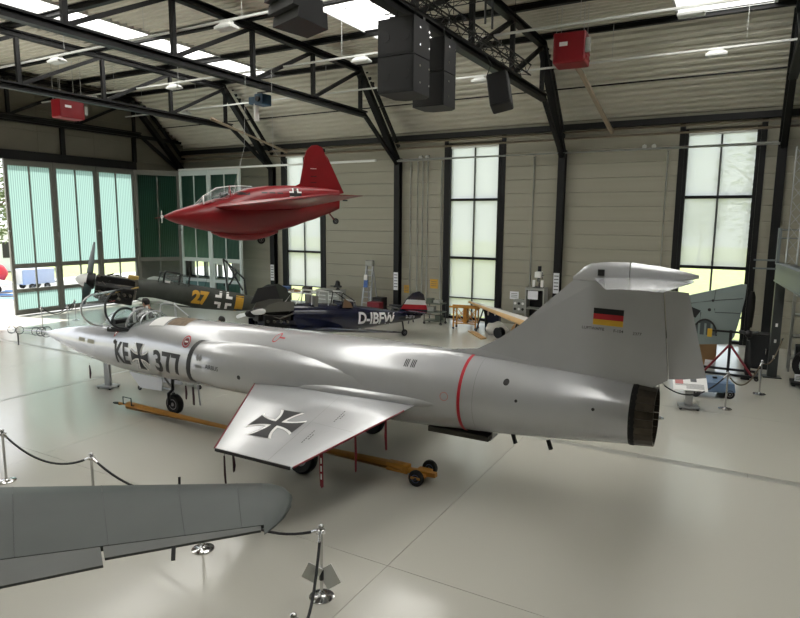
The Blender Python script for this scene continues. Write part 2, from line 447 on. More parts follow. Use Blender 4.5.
for k, (a, b) in enumerate(SKY):
    for x in (a, b): MB().bb(x-.04, x+.04, YS, YK-.1, ZD-.06, ZD+.5).out('skylight_kerb', M['white'], ce)
    for y in (YK-.14, YS): MB().bb(a, b, y-.04, y+.04, ZD-.06, ZD+.5).out('skylight_kerb', M['white'], ce)
    sheet(a-.01, b+.01, (YS, ZD), (YF, ZD)).out('deck_sheet', M['deck'], ce)  # unseen deck added over the skylight run to cut light near the camera
    n = 9; L = (YK-.1-YS)/n
    for i in range(n):
        MB().add([(a+.04, YS+i*L+.03, ZD+.42), (b-.04, YS+i*L+.03, ZD+.42), (b-.04, YS+(i+1)*L-.03, ZD+.42), (a+.04, YS+(i+1)*L-.03, ZD+.42)], ((0,1,2,3),)).out('skylight_pane', M['skylight'], ce)
        MB().bb(a+.04, b-.04, YS+i*L-.03, YS+i*L+.03, ZD+.38, ZD+.46).out('skylight_bar', M['rail'], ce)
py = [YK-.1-3.4*i for i in range(11)]
for y in py:
    m = MB().bb(-31, XR, y-.09, y+.09, ZT+.12, ZT+.16).bb(-31, XR, y-.015, y+.015, ZT+.16, ZT+.28).bb(-31, XR, y-.09, y+.09, ZT+.28, ZT+.31)
    m.out('purlin', M['black'], ce)
MB().bb(-31, XR, YW-.22, YW-.02, 8.62, 8.86).out('eave_beam', M['black'], ce)
for y, z in ((25.4, 10.0),):
    MB().bar((-31, y, z), (XR, y, z), .04, .05).out('purlin', M['black'], ce)

# trusses with their wall columns
TL = ['dark steel roof truss nearest the teal hangar doors', 'dark steel roof truss whose column stands left of the wall conduits',
      'dark steel roof truss whose column stands behind the jet fin', 'dark steel roof truss at the right edge by the lattice mast',
      'dark steel roof truss beyond the right edge of the view']
def truss(x, label, col=True):
    t = thing('roof_truss', label, 'roof truss', (x, 0, 0)); k = M['black']
    if col:
        m = MB().bb(-.15, .15, YW-.32, YW-.27, 0, 7.8).bb(-.15, .15, YW-.05, YW-.005, 0, 7.8).bb(-.03, .03, YW-.27, YW-.05, 0, 7.8)
        m.out('column', k, t)
        MB().bb(-.22, .22, YW-.4, YW-.005, 0, .03).out('base_plate', k, t)
    MB().bar((0, YW-.17, 7.55), (0, YK-.05, ZT), .24, .3, up=(1, 0, 0)).out('raking_leg', k, t)
    MB().bar((0, YW-.12, 8.35), (0, YK+.5, ZT+.25), .16, .12, up=(1, 0, 0)).out('rafter', k, t)
    MB().bar((0, YW-.25, 7.5), (0, 23.9, ZB), .14, .16, up=(1, 0, 0)).out('knee_brace', k, t)
    m = MB().bb(-.12, .12, YF, YK+.1, ZT+.06, ZT+.12).bb(-.02, .02, YF, YK+.1, ZT-.06, ZT+.06).bb(-.12, .12, YF, YK+.1, ZT-.12, ZT-.06)
    m.out('upper_chord', k, t)
    m = MB().bb(-.13, .13, YF, 24.0, ZB+.07, ZB+.13).bb(-.03, .03, YF, 24.0, ZB-.07, ZB+.07).bb(-.13, .13, YF, 24.0, ZB-.13, ZB-.07)
    m.out('lower_chord', k, t)
    for i in range(11):
        y = 23.6-3.4*i
        if y < YF+1: break
        MB().bb(-.07, .07, y-.07, y+.07, ZB+.1, ZT-.1).out('post', k, t)
        if y-3.4 > YF: MB().bar((0, y-.05, ZT-.08), (0, y-3.3, ZB+.14), .13).out('diagonal', k, t)
for x, lb in zip(COLX, TL): truss(x, lb)
truss(-30.55, 'dark steel end truss set against the gable above the doors', False)

# gable wall over the hangar doors, end wall and walls behind the camera
wl = sempty('wall_left')
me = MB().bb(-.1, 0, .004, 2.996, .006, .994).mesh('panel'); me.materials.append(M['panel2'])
for r in range(4):
    for c in range(14): inst('panel', me, wl, (XL-.02, -14.8+c*3, 7.95+r*1.0))
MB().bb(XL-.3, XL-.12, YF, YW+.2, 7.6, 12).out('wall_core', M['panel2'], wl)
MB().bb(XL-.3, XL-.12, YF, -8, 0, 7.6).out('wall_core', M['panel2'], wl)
for y in (19.4, 23.6, 14.5): MB().bb(XL, XL+.16, y-.1, y+.1, 7.9, 9.3).out('gable_post', M['black'], wl)
MB().bb(XL, XL+.16, 5, 27, 9.25, 9.45).out('gable_beam', M['black'], wl)
MB().bb(XL-.1, XL+.22, YF, 23.6, 7.49, 7.92).out('door_head_beam', M['black'], wl)
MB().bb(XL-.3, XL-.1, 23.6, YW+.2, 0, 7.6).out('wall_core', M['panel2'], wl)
struct(MB().bb(-31, XR, YF-.2, YF, 0, 12).out('wall_front', M['panel']))
struct(MB().bb(XR, XR+.2, YF, YW, 0, 12).out('wall_right', M['panel']))

# folding hangar doors
def leaf(n, loc, rz, frame, teal, wide=2.36, small_door=False):
    d = sempty('door_%d' % n, loc, rz); H = 7.5; w = wide/2
    for s in (-1, 1): MB().bb(s*w, s*(w-.15), -.06, .06, .03, H).out('stile', frame, d)
    rails = [(.03, .28), (1.12, 1.3), (2.3, 2.52), (7.22, H)]
    for a, b in rails: MB().bb(-w+.15, w-.15, -.055, .055, a, b).out('rail', frame, d)
    for (a, b) in ((.28, 1.12), (1.3, 2.3), (2.52, 7.22)):
        MB().bb(-.03, .03, -.045, .045, a, b).out('mullion', frame, d)
        for x0, x1 in ((-w+.15, -.03), (.03, w-.15)):
            p = MB().bb(x0, x1, -.012, .012, a, b) if a == 1.3 else MB().quad(x0, x1, 0, a, b)
            p.out('pane' if a == 1.3 else 'polycarbonate_panel', M['glass'] if a == 1.3 else teal, d)
    for s in (-1, 1): MB().cyl((s*(w-.02), -.06, 4.1), (s*(w-.02), -.09, 4.1), .05).out('hinge', M['chrome'], d)
    if small_door:
        for x in (-w+.2, -.1): MB().bb(x, x+.1, -.08, .08, .1, 2.28).out('wicket_stile', frame, d)
        for z in (.1, 1.15, 2.18): MB().bb(-w+.3, -.1, -.08, .08, z, z+.1).out('wicket_rail', frame, d)
        MB().box((-.14, -.11, 1.05), (.04, .06, .16)).out('handle', M['black'], d)
ex = [16.44, 18.8, 21.16, 23.52]
for i in range(3): leaf(i+1, (XL, (ex[i]+ex[i+1])/2, 0), R(90), M['doorshade'], M['teal_x'], 2.34)
leaf(4, (-29.95, 24.5, 0), math.atan2(1.95, 1.5), M['doorshade'], M['teal_x'], 2.4)
leaf(5, (-28.0, 25.48, 0), 0, M['doorlit'], M['teal_x'], 2.36)
leaf(6, (-25.62, 25.48, 0), 0, M['doorlit'], M['teal_x'], 2.36, True)
struct(MB().bb(-29.2, -15.7, 25.43, 25.53, 7.52, 7.62).out('trim_1', M['rail']))

# pipes along the window wall
def pipe_thing(name, pts, r, m, label, cat='pipe', group=None):
    o = MB().tube(pts, r, 8).out(name, m, None, 40); return tag(o, label, cat, group)
pipe_thing('wall_pipe', [(-30.5, YW-.32, 8.5), (XR, YW-.32, 8.5)], .07, M['pipe'], 'upper brown pipe running along the wall under the eave')
pipe_thing('wall_pipe', [(-30.5, YW-.42, 8.22), (XR, YW-.42, 8.22)], .08, M['pipe'], 'lower brown pipe running along the wall above the windows')
pipe_thing('wall_pipe', [(-15.5, YW-.4, 7.66), (.8, YW-.4, 7.66)], .065, M['gpipe'], 'pale grey pipe crossing in front of the tall windows')
for x, z0, od in ((-14.7, .2, 'first'), (-14.3, .2, 'second'), (-14.02, .2, 'third'), (-13.75, .2, 'fourth'), (-13.0, .9, 'fifth')):
    pipe_thing('wall_conduit', [(x, YW-.06, z0), (x, YW-.06, 7.6)], .035, M['rail'], 'thin pale wall conduit, %s from the column left of the middle window' % od, 'conduit', 'conduits left of the middle window')
pipe_thing('wall_conduit', [(-8.46, YW-.06, 1.4), (-8.46, YW-.06, 7.6)], .035, M['rail'], 'thin pale conduit on the wall above the drill press', 'conduit')
pipe_thing('wall_conduit', [(-3.0, YW-.06, .3), (-3.0, YW-.06, 7.6)], .035, M['rail'], 'thin pale conduit beside the right tall window', 'conduit')
o = MB().tube([(-5.35, 20.98, 9.9), (-5.3, 21.9, 9.7), (-5.15, 26.78, 8.4)], .09, 10).out('flue_pipe', M['pipe'], None, 40); tag(o, 'brown flue pipe slanting from the red heater to the wall', 'pipe')
o = MB().tube([(-23.3, 22.4, 9.62), (-22.2, 26.78, 8.4)], .09, 10).out('flue_pipe', M['pipe'], None, 40); tag(o, 'brown flue pipe slanting down above the red rocket plane', 'pipe')

# lighting rails with their lamps
lampm = MB()
lampm.loft([[(sx*a, sy*b, z) for sx, sy in ((-1,-1),(1,-1),(1,1),(-1,1))] for a, b, z in ((.32, .17, -.2), (.32, .17, -.14), (.2, .09, -.05), (.2, .09, 0))])
lampm = lampm.mesh('housing'); lampm.materials.append(M['rail'])
difm = MB().bb(-.29, .29, -.14, .14, -.215, -.2).mesh('diffuser'); difm.materials.append(M['rail'])
for k, y in enumerate((23.0, 18.35, 13.5, 8.7)):
    nm = ['farthest white lighting rail, nearest the window wall', 'second white lighting rail from the window wall', 'third white lighting rail from the window wall', 'nearest white lighting rail under the roof'][k]
    t = thing('ceiling_light_rail', nm, 'light rail', (0, y, 10.3))
    MB().bb(-30.4, XR, -.03, .03, -.03, .03).out('rail', M['rail'], t)
    for i in range(12):
        x = -29+i*4.075
        MB().cyl((x, 0, .03), (x, 0, ZD-10.3), .008, n=6).out('hanger', M['gpipe'], t)
    rn = ['farthest', 'second', 'third', 'nearest'][k]; xs_ = [[-25.75, -17.6, -9.45, -1.3], [-26.5, -21.1, -11.9, -1.7], [-21.3, -13.3], []][k]
    for i, x in enumerate(xs_):
        od = ['leftmost', 'second from left', 'third from left', 'rightmost'][i] if len(xs_) > 2 else ['left', 'right'][i]
        L = thing('ceiling_lamp', 'white trapezoid hall lamp on the %s lighting rail, %s' % (rn, od), 'lamp', (x, y, 10.27), 0, 'hall lamps on the lighting rails')
        inst('housing', lampm, L); inst('diffuser', difm, L)

# daylight portals at the openings
for a, b in WIN: portal(((a+b)/2, YW+.4, 4.2), b-a, 8.2, (0, -1, 0))
portal((XL-.4, 8, 3.8), 32, 7.5, (1, 0, 0))
# ================================================================ SILVER JET
M['jet'] = mat('jet_silver', (190, 191, 193), .24, .3, .03, 1.2, coat=.5)
M['jetdark'] = mat('jet_bay_dark', (60, 56, 48), .7)
M['bay'] = mat('bay_brown', (120, 104, 84), .7, 0, .2, 12)
M['ink'] = mat('marking_black', (18, 18, 20), .5)
M['inkw'] = mat('marking_white', (232, 232, 230), .45)
M['red'] = mat('marking_red', (176, 28, 42), .5)
M['darkred'] = mat('edge_red', (120, 24, 38), .5)
M['gold'] = mat('marking_gold', (212, 168, 50), .5)
M['line'] = mat('panel_line', (120, 121, 122), .5)
M['burnt'] = mat('nozzle_petal', (74, 68, 60), .45, .7, .25, 6)
M['burntd'] = mat('nozzle_dark', (20, 19, 18), .8)
M['canopy'] = glass('canopy_glass', (226, 232, 232), alpha_tint=.1)
M['gunmetal'] = mat('gunmetal', (58, 60, 62), .4, .5)
M['seatfab'] = mat('seat_dark', (34, 36, 34), .8)
M['cockpit'] = mat('cockpit_green', (70, 84, 76), .7)

JET = thing('fighter_jet', 'silver jet with black crosses, T-tail and stubby wings', 'jet', (-18.617, 9.848, 0), R(.5))
# u, top, bottom, half width, z of widest, exponent
FS = [(1.68, 1.6, 1.55, .03, 1.575, 2), (1.95, 1.66, 1.46, .11, 1.56, 2), (2.35, 1.75, 1.36, .20, 1.56, 2), (2.9, 1.85, 1.25, .31, 1.55, 2), (3.5, 1.95, 1.15, .41, 1.55, 2.05),
      (4.1, 2.02, 1.07, .49, 1.56, 2.1), (4.7, 2.08, 1.0, .55, 1.57, 2.15), (5.3, 2.13, .955, .60, 1.58, 2.2), (5.9, 2.27, .935, .63, 1.6, 2.1), (6.3, 2.38, .925, .66, 1.62, 2.0), (7.0, 2.42, .92, .70, 1.63, 2.0),
      (8.0, 2.43, .92, .76, 1.65, 2.0), (9.0, 2.44, .92, .82, 1.66, 2.05), (10.0, 2.44, .92, .86, 1.66, 2.1), (11.0, 2.45, .92, .87, 1.66, 2.1), (12.0, 2.45, .93, .86, 1.67, 2.1), (13.0, 2.44, .95, .82, 1.68, 2.1),
      (14.0, 2.42, .98, .77, 1.69, 2.05), (15.0, 2.36, 1.04, .70, 1.7, 2), (16.0, 2.3, 1.12, .62, 1.72, 2), (16.9, 2.25, 1.21, .54, 1.73, 2), (17.27, 2.22, 1.25, .49, 1.735, 2)]
def interp(tab, u):
    if u <= tab[0][0]: return tab[0][1:]
    for a, b in zip(tab[:-1], tab[1:]):
        if a[0] <= u <= b[0]:
            t = (u-a[0])/(b[0]-a[0]); t = t*t*(3-2*t)*.25 + t*.75
            return tuple(x+(y-x)*t for x, y in zip(a[1:], b[1:]))
    return tab[-1][1:]
def section(tab, u, n=40, grow=0):
    top, bot, hw, zc, e = interp(tab, u); pts = []
    for i in range(n):
        t = 2*math.pi*i/n; c, s = math.cos(t), math.sin(t)
        x = math.copysign(abs(c)**(2/e), c)*(hw+grow); h = (top-zc if s > 0 else zc-bot)+grow
        pts.append((u, x, zc + math.copysign(abs(s)**(2/e), s)*h))
    return pts
us = [1.68, 1.76, 1.9] + [2.05+.2*i for i in range(80)]
us = [u for u in us if u < 17.2] + [17.27]
fus = MB().loft([section(FS, u) for u in us]).out('fuselage', M['jet'], JET, 40)
# side air intakes with half cones
IT = [(0, 2.12, 1.19, .40, 1.67, 2.2), (.14, 2.14, 1.17, .42, 1.67, 2.2), (.74, 2.18, 1.13, .46, 1.67, 2.2), (1.54, 2.2, 1.12, .46, 1.67, 2.1), (2.5, 2.17, 1.14, .41, 1.67, 2.1), (3.4, 2.1, 1.2, .32, 1.67, 2), (4.6, 2.0, 1.3, .2, 1.67, 2)]
duct = []; LIP = 8.42
for sd in (-1, 1):
    def isec(u, g=0, du=0): return [(u+LIP+du+.16*(p[2]-1.67), p[1]+sd*.60, p[2]) for p in section(IT, u, 32, g)]
    d = MB().loft([isec(u) for u in (0, .06, .14, .34, .54, .74, 1.1, 1.54, 2, 2.5, 3, 3.5, 4.1, 4.6)]).out('air_intake', M['jet'], JET, 40); duct.append(d)
    MB().loft([isec(.07, .006), isec(0, .012, -.06), isec(0, -.06, -.01)], cap=False).out('intake_lip', M['ink'], d, 40)
    MB().lathe([(.3, .5), (.16, .1), (.01, -.35)], 20, (LIP-.1, sd*.72, 1.67), (1, 0, 0)).out('shock_cone', M['jet'], d, 40)
bv = bvh_of(fus, *duct)
def side(a, b): return (a, -5, b), (0, 1, 0)
# wings
def wing(sd, le_r, te_r, le_t, te_t, zr, zt, vr, vt, tk=.05, n=10):
    rings = []
    for k in range(9):
        t = k/8; v = sd*(vr+(vt-vr)*t); le = le_r+(le_t-le_r)*t; te = te_r+(te_t-te_r)*t; z = zr+(zt-zr)*t; th = tk*(1-.45*t)
        up = [(le+(te-le)*i/n, v, z+th*math.sin(math.pi*i/n)**.8) for i in range(n+1)]
        dn = [(le+(te-le)*i/n, v, z-th*math.sin(math.pi*i/n)**.8) for i in range(n-1, 0, -1)]
        rings.append(up+dn)
    return MB().loft(rings)
WG = dict(le_r=10.02, te_r=13.86, le_t=11.49, te_t=13.04, zr=1.585, zt=1.13, vr=.5, vt=3.3)
wings = []
for sd in (-1, 1):
    w = wing(sd, **WG).out('wing', M['jet'], JET, 30); wings.append(w)
    def wp(edge, t): 
        v = .5+2.8*t; z = 1.585-.455*t
        return ((10.02+1.47*t) if edge == 0 else (13.86-.82*t), sd*v, z)
    MB().tube([wp(0, .15+.84*i/8) for i in range(9)], .016, 6).out('edge_guard', M['darkred'], w)
    MB().tube([wp(1, .2+.79*i/8) for i in range(9)], .016, 6).out('edge_guard', M['darkred'], w)
    MB().bar((11.52, sd*3.305, 1.13), (13.02, sd*3.305, 1.13), .02, .05).out('tip_cap', M['ink'], w)
    MB().tube([(9.9, sd*.74, 1.55), (10.5, sd*.84, 1.56), (12, sd*.85, 1.56), (13.6, sd*.76, 1.57), (14.3, sd*.7, 1.6)], [.04, .1, .13, .1, .02], 12).out('root_fairing', M['jet'], w, 60)
bw = bvh_of(wings[0])
def top(a, b): return (a, b, 5), (0, 0, -1)
# fin, rudder and T-tail
fin = [(13.4, 2.38), (14.1, 2.43), (14.6, 2.5), (15.0, 2.72), (15.36, 2.99), (15.75, 3.36), (16.19, 3.77), (16.3, 3.86), (16.7, 3.86), (17.57, 3.84), (17.58, 3.72), (17.66, 3.0), (17.73, 2.34), (17.4, 2.12), (13.4, 2.2)]
def finsec(poly, th):
    return MB().prism(poly, lambda a, b: (a, -th(a, b), b), lambda a, b: (a, th(a, b), b))
FIN = finsec(fin, lambda a, b: .05 if a > 16.4 or b < 2.45 else .02).out('tail_fin', M['jet'], JET)
finsec([(17.60, 3.72), (17.93, 3.70), (18.25, 2.44), (17.95, 2.38), (17.745, 2.36), (17.675, 3.0)], lambda a, b: .034 if a < 17.8 else .008).out('rudder', M['jet'], FIN)
CP = [(16.22, 3.86, 3.8, .02, 3.83, 2), (16.38, 4.02, 3.79, .05, 3.85, 2), (16.5, 4.09, 3.79, .065, 3.86, 2), (16.8, 4.12, 3.79, .08, 3.87, 2), (17.1, 4.12, 3.79, .09, 3.88, 2), (17.5, 4.08, 3.8, .085, 3.9, 2), (17.8, 4.03, 3.85, .06, 3.94, 2), (18.05, 3.97, 3.92, .015, 3.95, 2)]
MB().loft([section(CP, u, 20) for u in (16.22, 16.3, 16.38, 16.44, 16.5, 16.65, 16.8, 16.95, 17.08)]).out('fin_cap', M['jet'], FIN, 40)
MB().loft([section(CP, u, 20) for u in (17.1, 17.3, 17.5, 17.65, 17.8, 17.93, 18.05)]).out('tail_fairing', M['jet'], FIN, 40)
for sd in (-1, 1):
    wing(sd, 16.55, 18.0, 17.05, 17.72, 3.86, 3.86, .05, 1.75, .035).out('stabiliser', M['jet'], JET, 30)
MB().bb(16.62, 16.72, -.1, -.07, 3.9, 4.0).out('tail_lamp', M['ink'], FIN)
# jet pipe
noz = MB().lathe([(.495, 0), (.50, .06), (.485, .1), (.46, .1), (.40, .02), (.30, -.6), (.02, -.62)], 32, (17.25, 0, 1.735), (1, 0, 0)).out('jet_pipe', M['burntd'], JET, 40)
for i in range(24):
    t = 2*math.pi*i/24; 
    vs = []
    for dt in (-.122, .122):
        for r, x in ((.497, 17.27), (.465, 17.6), (.435, 17.6), (.46, 17.27)): vs.append((x, r*math.cos(t+dt), 1.735+r*math.sin(t+dt)))
    MB().add(vs, ((0,1,2,3),(7,6,5,4),(0,4,5,1),(1,5,6,2),(2,6,7,3),(3,7,4,0))).out('nozzle_petal', M['burnt'], noz)
# belly: ventral fin, air brake bay, bumps
MB().prism([(14.0, 1.0), (15.1, 1.06), (14.9, .84), (14.25, .82)], lambda a, b: (a, -.03, b), lambda a, b: (a, .03, b)).out('ventral_fin', M['jet'], JET)
MB().bb(13.85, 15.0, -.42, -.2, .97, 1.06).out('bay_door', M['jetdark'], JET)
for u, v in ((15.4, -.3), (16.0, -.28), (10.1, -.5)): MB().bar((u, v, 1.15), (u+.06, v-.02, 1.0), .05).out('belly_probe', M['ink'], JET)
# pitot boom with its guard cage
MB().tube([(0.02, 0, 1.48), (.8, 0, 1.53), (1.7, 0, 1.575)], [.012, .018, .035], 10).out('pitot_boom', M['jet'], JET, 40)
cg = thing('pitot_guard', 'thin wire guard cage around the jet pitot boom', 'guard', (-18.617, 9.848, 0), R(.5))
for k in range(4):
    t = math.pi/4+k*math.pi/2; c, s = math.cos(t), math.sin(t)
    MB().tube([(-.02, .10*c, 1.48+.10*s), (1.0, .11*c, 1.54+.11*s), (1.75, .14*c, 1.575+.14*s)], .008, 6).out('wire', M['gunmetal'], cg)
for u, r, z in ((-.02, .11, 1.48), (.4, .11, 1.5), (1.2, .12, 1.55), (1.45, .13, 1.56), (1.72, .15, 1.575)):
    MB().torus((u, 0, z), r, .01, (1, 0, 0), 20, 6).out('hoop', M['gunmetal'], cg)
MB().bar((.28, 0, 1.4), (.28, 0, 1.05), .025).out('hanging_tag', M['gunmetal'], cg)
# cockpit
cock = MB().loft([section([(4.9, 2.10, 1.9, .40, 2.0, 3), (6.0, 2.24, 1.92, .46, 2.05, 3)], u, 24, .02) for u in (4.95, 5.2, 5.5, 5.8)]).out('cockpit', M['seatfab'], JET, 40)
def glasshell(tab, ulist, a0, a1, n=14, rake=0):
    m = MB(); rg = []
    for u in ulist:
        top_, base, hw = interp(tab, u)
        rg.append([(u-rake*math.sin(a0+(a1-a0)*i/n), hw*math.cos(a0+(a1-a0)*i/n), base+(top_-base)*math.sin(a0+(a1-a0)*i/n)) for i in range(n+1)])
    m.loft(rg, cap=False, closed=False); return m, rg
WS = [(4.45, 2.08, 2.0, .10), (4.6, 2.2, 2.01, .27), (4.85, 2.38, 2.03, .37), (5.15, 2.50, 2.06, .42)]
m, rg = glasshell(WS, (4.45, 4.52, 4.6, 4.7, 4.85, 5.0, 5.15), 0, math.pi, rake=.08)
ws = m.out('windscreen', M['canopy'], JET, 60)
MB().tube(rg[-1], .03, 6).out('windscreen_arch', M['gunmetal'], ws)
for i in (0, 14): MB().tube([r[i] for r in rg], .02, 6).out('windscreen_sill', M['jet'], ws)
for i in (5, 9): MB().tube([r[i] for r in rg[1:]], .012, 6).out('windscreen_bar', M['jet'], ws)
RS = [(5.72, 2.54, 2.1, .45), (5.95, 2.55, 2.16, .43), (6.2, 2.5, 2.24, .38), (6.45, 2.42, 2.3, .22)]
m, rg = glasshell(RS, (5.72, 5.85, 6.0, 6.15, 6.3, 6.45), 0, math.pi)
rs = m.out('rear_canopy', M['canopy'], JET, 60)
MB().tube(rg[0], .03, 6).out('rear_canopy_arch', M['jet'], rs)
MB().tube(rg[3], .02, 6).out('rear_canopy_band', M['jet'], rs)
# ejection seat
seat = MB().bb(5.5, 5.68, -.2, .2, 1.95, 2.38).out('seat_back', M['seatfab'], JET, bevel=.02)
MB().bb(5.52, 5.66, -.13, .13, 2.38, 2.58).out('headrest', M['ink'], seat, bevel=.03)
for v in (-.18, .18): MB().bar((5.69, v, 1.95), (5.7, v, 2.58), .05).out('seat_rail', M['inkw'], seat)
MB().bb(4.9, 5.12, -.28, .28, 2.05, 2.24).out('instrument_panel', M['ink'], JET, bevel=.03)
MB().bar((5.35, -.1, 2.1), (5.5, -.05, 2.45), .05).out('seat_strap', M['inkw'], seat)
# canopy swung open towards the near side, standing on its sill hinge
can = MB(); rg = []
for i in range(9):
    t = i/8; u = 4.98+.92*t; h = .80+.16*t; bl = .50+.06*t
    ring = []
    for k in range(15):
        a = math.pi*k/14
        ring.append((u + .06*math.sin(a)*(t-.5), -.50-.13*(1-math.cos(a))/2-bl*math.sin(a)**.9, 2.13+h*(1-math.cos(a))/2))
    rg.append(ring)
can.loft(rg, cap=False, closed=False); CAN = can.out('open_canopy', M['canopy'], JET, 60)
MB().tube(rg[-1], .024, 6).out('canopy_frame', M['gunmetal'], CAN)
MB().tube(rg[0], .022, 6).out('canopy_frame', M['jet'], CAN)
MB().tube([r[14] for r in rg], .022, 6).out('canopy_frame', M['jet'], CAN)
MB().tube([r[0] for r in rg], .022, 6).out('canopy_frame', M['gunmetal'], CAN)
# open equipment bay behind the cockpit with its hatch frame
bt = bvh_of(fus)
decal('equipment_bay', rect2d(7.05, 7.65, -.36, .3), lambda x, y: (x, y), bt, top, M['bay'], JET, .1, .006)
decal('hatch_panel', rect2d(6.48, 6.98, -.4, .3), lambda x, y: (x, y), bt, top, M['inkw'], JET, .1, .008)
# markings on the near flank
def mark(name, shape, u, z, material, rot=0, sc=1, bvx=None, ray=side, lift=.005, step=.05):
    c, s = math.cos(rot)*sc, math.sin(rot)*sc
    return decal(name, shape, lambda x, y: (u+x*c-y*s, z+x*s+y*c), bvx or bv, ray, material, JET, step, lift)
mark('code_letters', text2d('KE', .50, .03, .66), 5.72, 1.29, M['ink'])
mark('code_number', text2d('377', .48, .03, .92), 7.40, 1.27, M['ink'])
mark('iron_cross_edging', cross_edging(.32), 6.42, 1.53, M['inkw'])
mark('iron_cross', iron_cross(.32), 6.42, 1.53, M['ink'], lift=.009)
mark('stencil_ring', disc2d(.10, .125), 8.0, 2.05, M['red']); mark('stencil_ring', disc2d(0, .075), 8.0, 2.05, M['darkred']); mark('stencil_bar', rect2d(-.05, .05, -.015, .015), 8.0, 2.05, M['inkw'], lift=.008)
mark('warning_triangle', poly2d([(-.08, .06), (.08, .06), (0, -.08)]), 5.36, 1.95, M['red'])
mark('warning_triangle_core', poly2d([(-.04, .035), (.04, .035), (0, -.03)]), 5.36, 1.95, M['inkw'], lift=.007)
mark('maker_lettering', text2d('AIRBUS', .09, .0, .9), 9.15, 1.64, M['gunmetal'], -.03)
mark('crest', poly2d([(-.1, .02), (-.05, .1), (0, .03), (.05, .1), (.1, .02), (.04, -.05), (0, .0), (-.04, -.05)]), 8.75, 1.82, M['line'])
mark('crest', rect2d(-.1, .1, -.03, .03), 8.75, 1.66, M['line'])
mark('stencil_marks', text2d('III III', .11, .02, .8), 13.55, 2.16, M['ink'])
mark('red_emblem', disc2d(.07, .09), 10.4, 2.34, M['red'], sc=.8); mark('red_emblem', rect2d(.05, .2, .0, .02), 10.4, 2.34, M['red'])
mark('faint_crest', disc2d(.07, .085), 14.3, 1.76, mat('faint_red', (170, 110, 110), .5), sc=.9)
mark('side_port', disc2d(0, .045), 9.9, 1.58, M['ink']); mark('side_port', disc2d(0, .05), 15.33, 2.1, M['ink']); mark('side_port', disc2d(0, .025), 15.54, 1.84, M['ink']); mark('side_port', disc2d(0, .025), 16.74, 1.86, M['ink'])
M['tan'] = mat('hatch_tan', (140, 136, 112), .5)
for u in (3.98, 4.42): mark('nose_hatch', rect2d(-.15, .15, -.05, .05), u, 1.67, M['tan'])
mark('aoa_vane', disc2d(0, .055), 5.45, 1.78, M['jetdark'])
# fin markings
bf = bvh_of(FIN)
for i, c in enumerate((M['ink'], M['red'], M['gold'])): mark('flag_stripe', rect2d(0, .46, -.09*(i+1), -.09*i), 16.58, 3.385, c, -.02, 1, bf, step=0)
mark('fin_lettering', text2d('LUFTWAFFE', .045, .003, 1.0), 16.58, 3.03, M['ink'], -.02, 1, bf, step=0)
mark('fin_lettering', text2d('F-104', .045, .003, 1.0), 16.97, 3.015, M['ink'], -.02, 1, bf, step=0)
mark('fin_lettering', text2d('2377', .045, .003, 1.0), 17.25, 3.0, M['ink'], -.02, 1, bf, step=0)
mark('fin_seam', rect2d(15.9, 16.6, -.006, .006), 0, 3.76, M['inkw'], 0, 1, bf, step=0)
# rings round the fuselage
def band(name, u, w, material, g=.006, n=60, a0=0, a1=1):
    m = MB(); i0, i1 = int(a0*n), int(a1*n)
    ra, rb = section(FS, u, n, g), section(FS, u+w, n, g)
    m.loft([ra, rb], cap=False); return m.out(name, material, JET, 60)
band('red_band', 14.53, .055, M['red']); band('seam', 14.8, .007, M['line']); band('seam', 4.6, .006, M['line']); band('seam', 2.6, .006, M['line'])
# wing markings (near wing)
wc = (11.92, -2.3); wr = R(2)
def wmark(name, shape, material, u=wc[0], v=wc[1], rot=wr, lift=.005, step=.15):
    c, s = math.cos(rot), math.sin(rot)
    return decal(name, shape, lambda x, y: (u+x*c-y*s, v+x*s+y*c), bw, top, material, JET, step, lift)
wmark('wing_cross_edging', cross_edging(.46), M['inkw'])
wmark('wing_cross', iron_cross(.46), M['ink'], lift=.007)
wmark('wing_seam', rect2d(-.005, .005, -1.3, 1.3), M['line'], 12.45, -2.0, R(6)); wmark('wing_seam', rect2d(-.3, .5, -.004, .004), M['line'], 12.8, -2.05, R(0))
for u_, v_ in ((12.8, -1.68), (12.72, -2.45)):
    for k in range(7): wmark('wing_stencil', rect2d(-.21+.06*k, -.17+.06*k, .0, .018), M['gunmetal'], u_, v_, R(96))
    for k in range(3): wmark('wing_stencil', rect2d(-.09+.06*k, -.05+.06*k, -.05, -.032), M['gunmetal'], u_, v_, R(96))
# landing gear
def wheel(parent, c, r, w, ax=(0, 1, 0), spokes=0, rim=None):
    a = Vector(ax).normalized(); c = Vector(c)
    o = MB().lathe([(r*.55, -w*.42), (r*.86, -w*.5), (r*.97, -w*.34), (r, 0), (r*.97, w*.34), (r*.86, w*.5), (r*.55, w*.42)], 28, c, a).out('tyre', M['tyre'], parent, 40)
    MB().lathe([(r*.56, -w*.36), (r*.5, -w*.44), (r*.2, -w*.34), (r*.16, -w*.5), (r*.02, -w*.5)], 24, c, a).out('wheel_hub', rim or M['hub'], o, 40)
    MB().lathe([(r*.56, w*.36), (r*.5, w*.44), (r*.2, w*.34), (r*.16, w*.5), (r*.02, w*.5)], 24, c, a).out('wheel_hub', rim or M['hub'], o, 40)
    return o
wheel(JET, (6.71, .05, .25), .25, .17)
g = MB().tube([(6.71, -.12, .27), (6.71, -.12, .55), (6.71, 0, .62), (6.74, 0, 1.1)], .045, 8).out('nose_leg', M['gunmetal'], JET, 50)
MB().tube([(6.71, 0, .65), (6.3, 0, 1.0)], .03, 8).out('drag_strut', M['hub'], g)
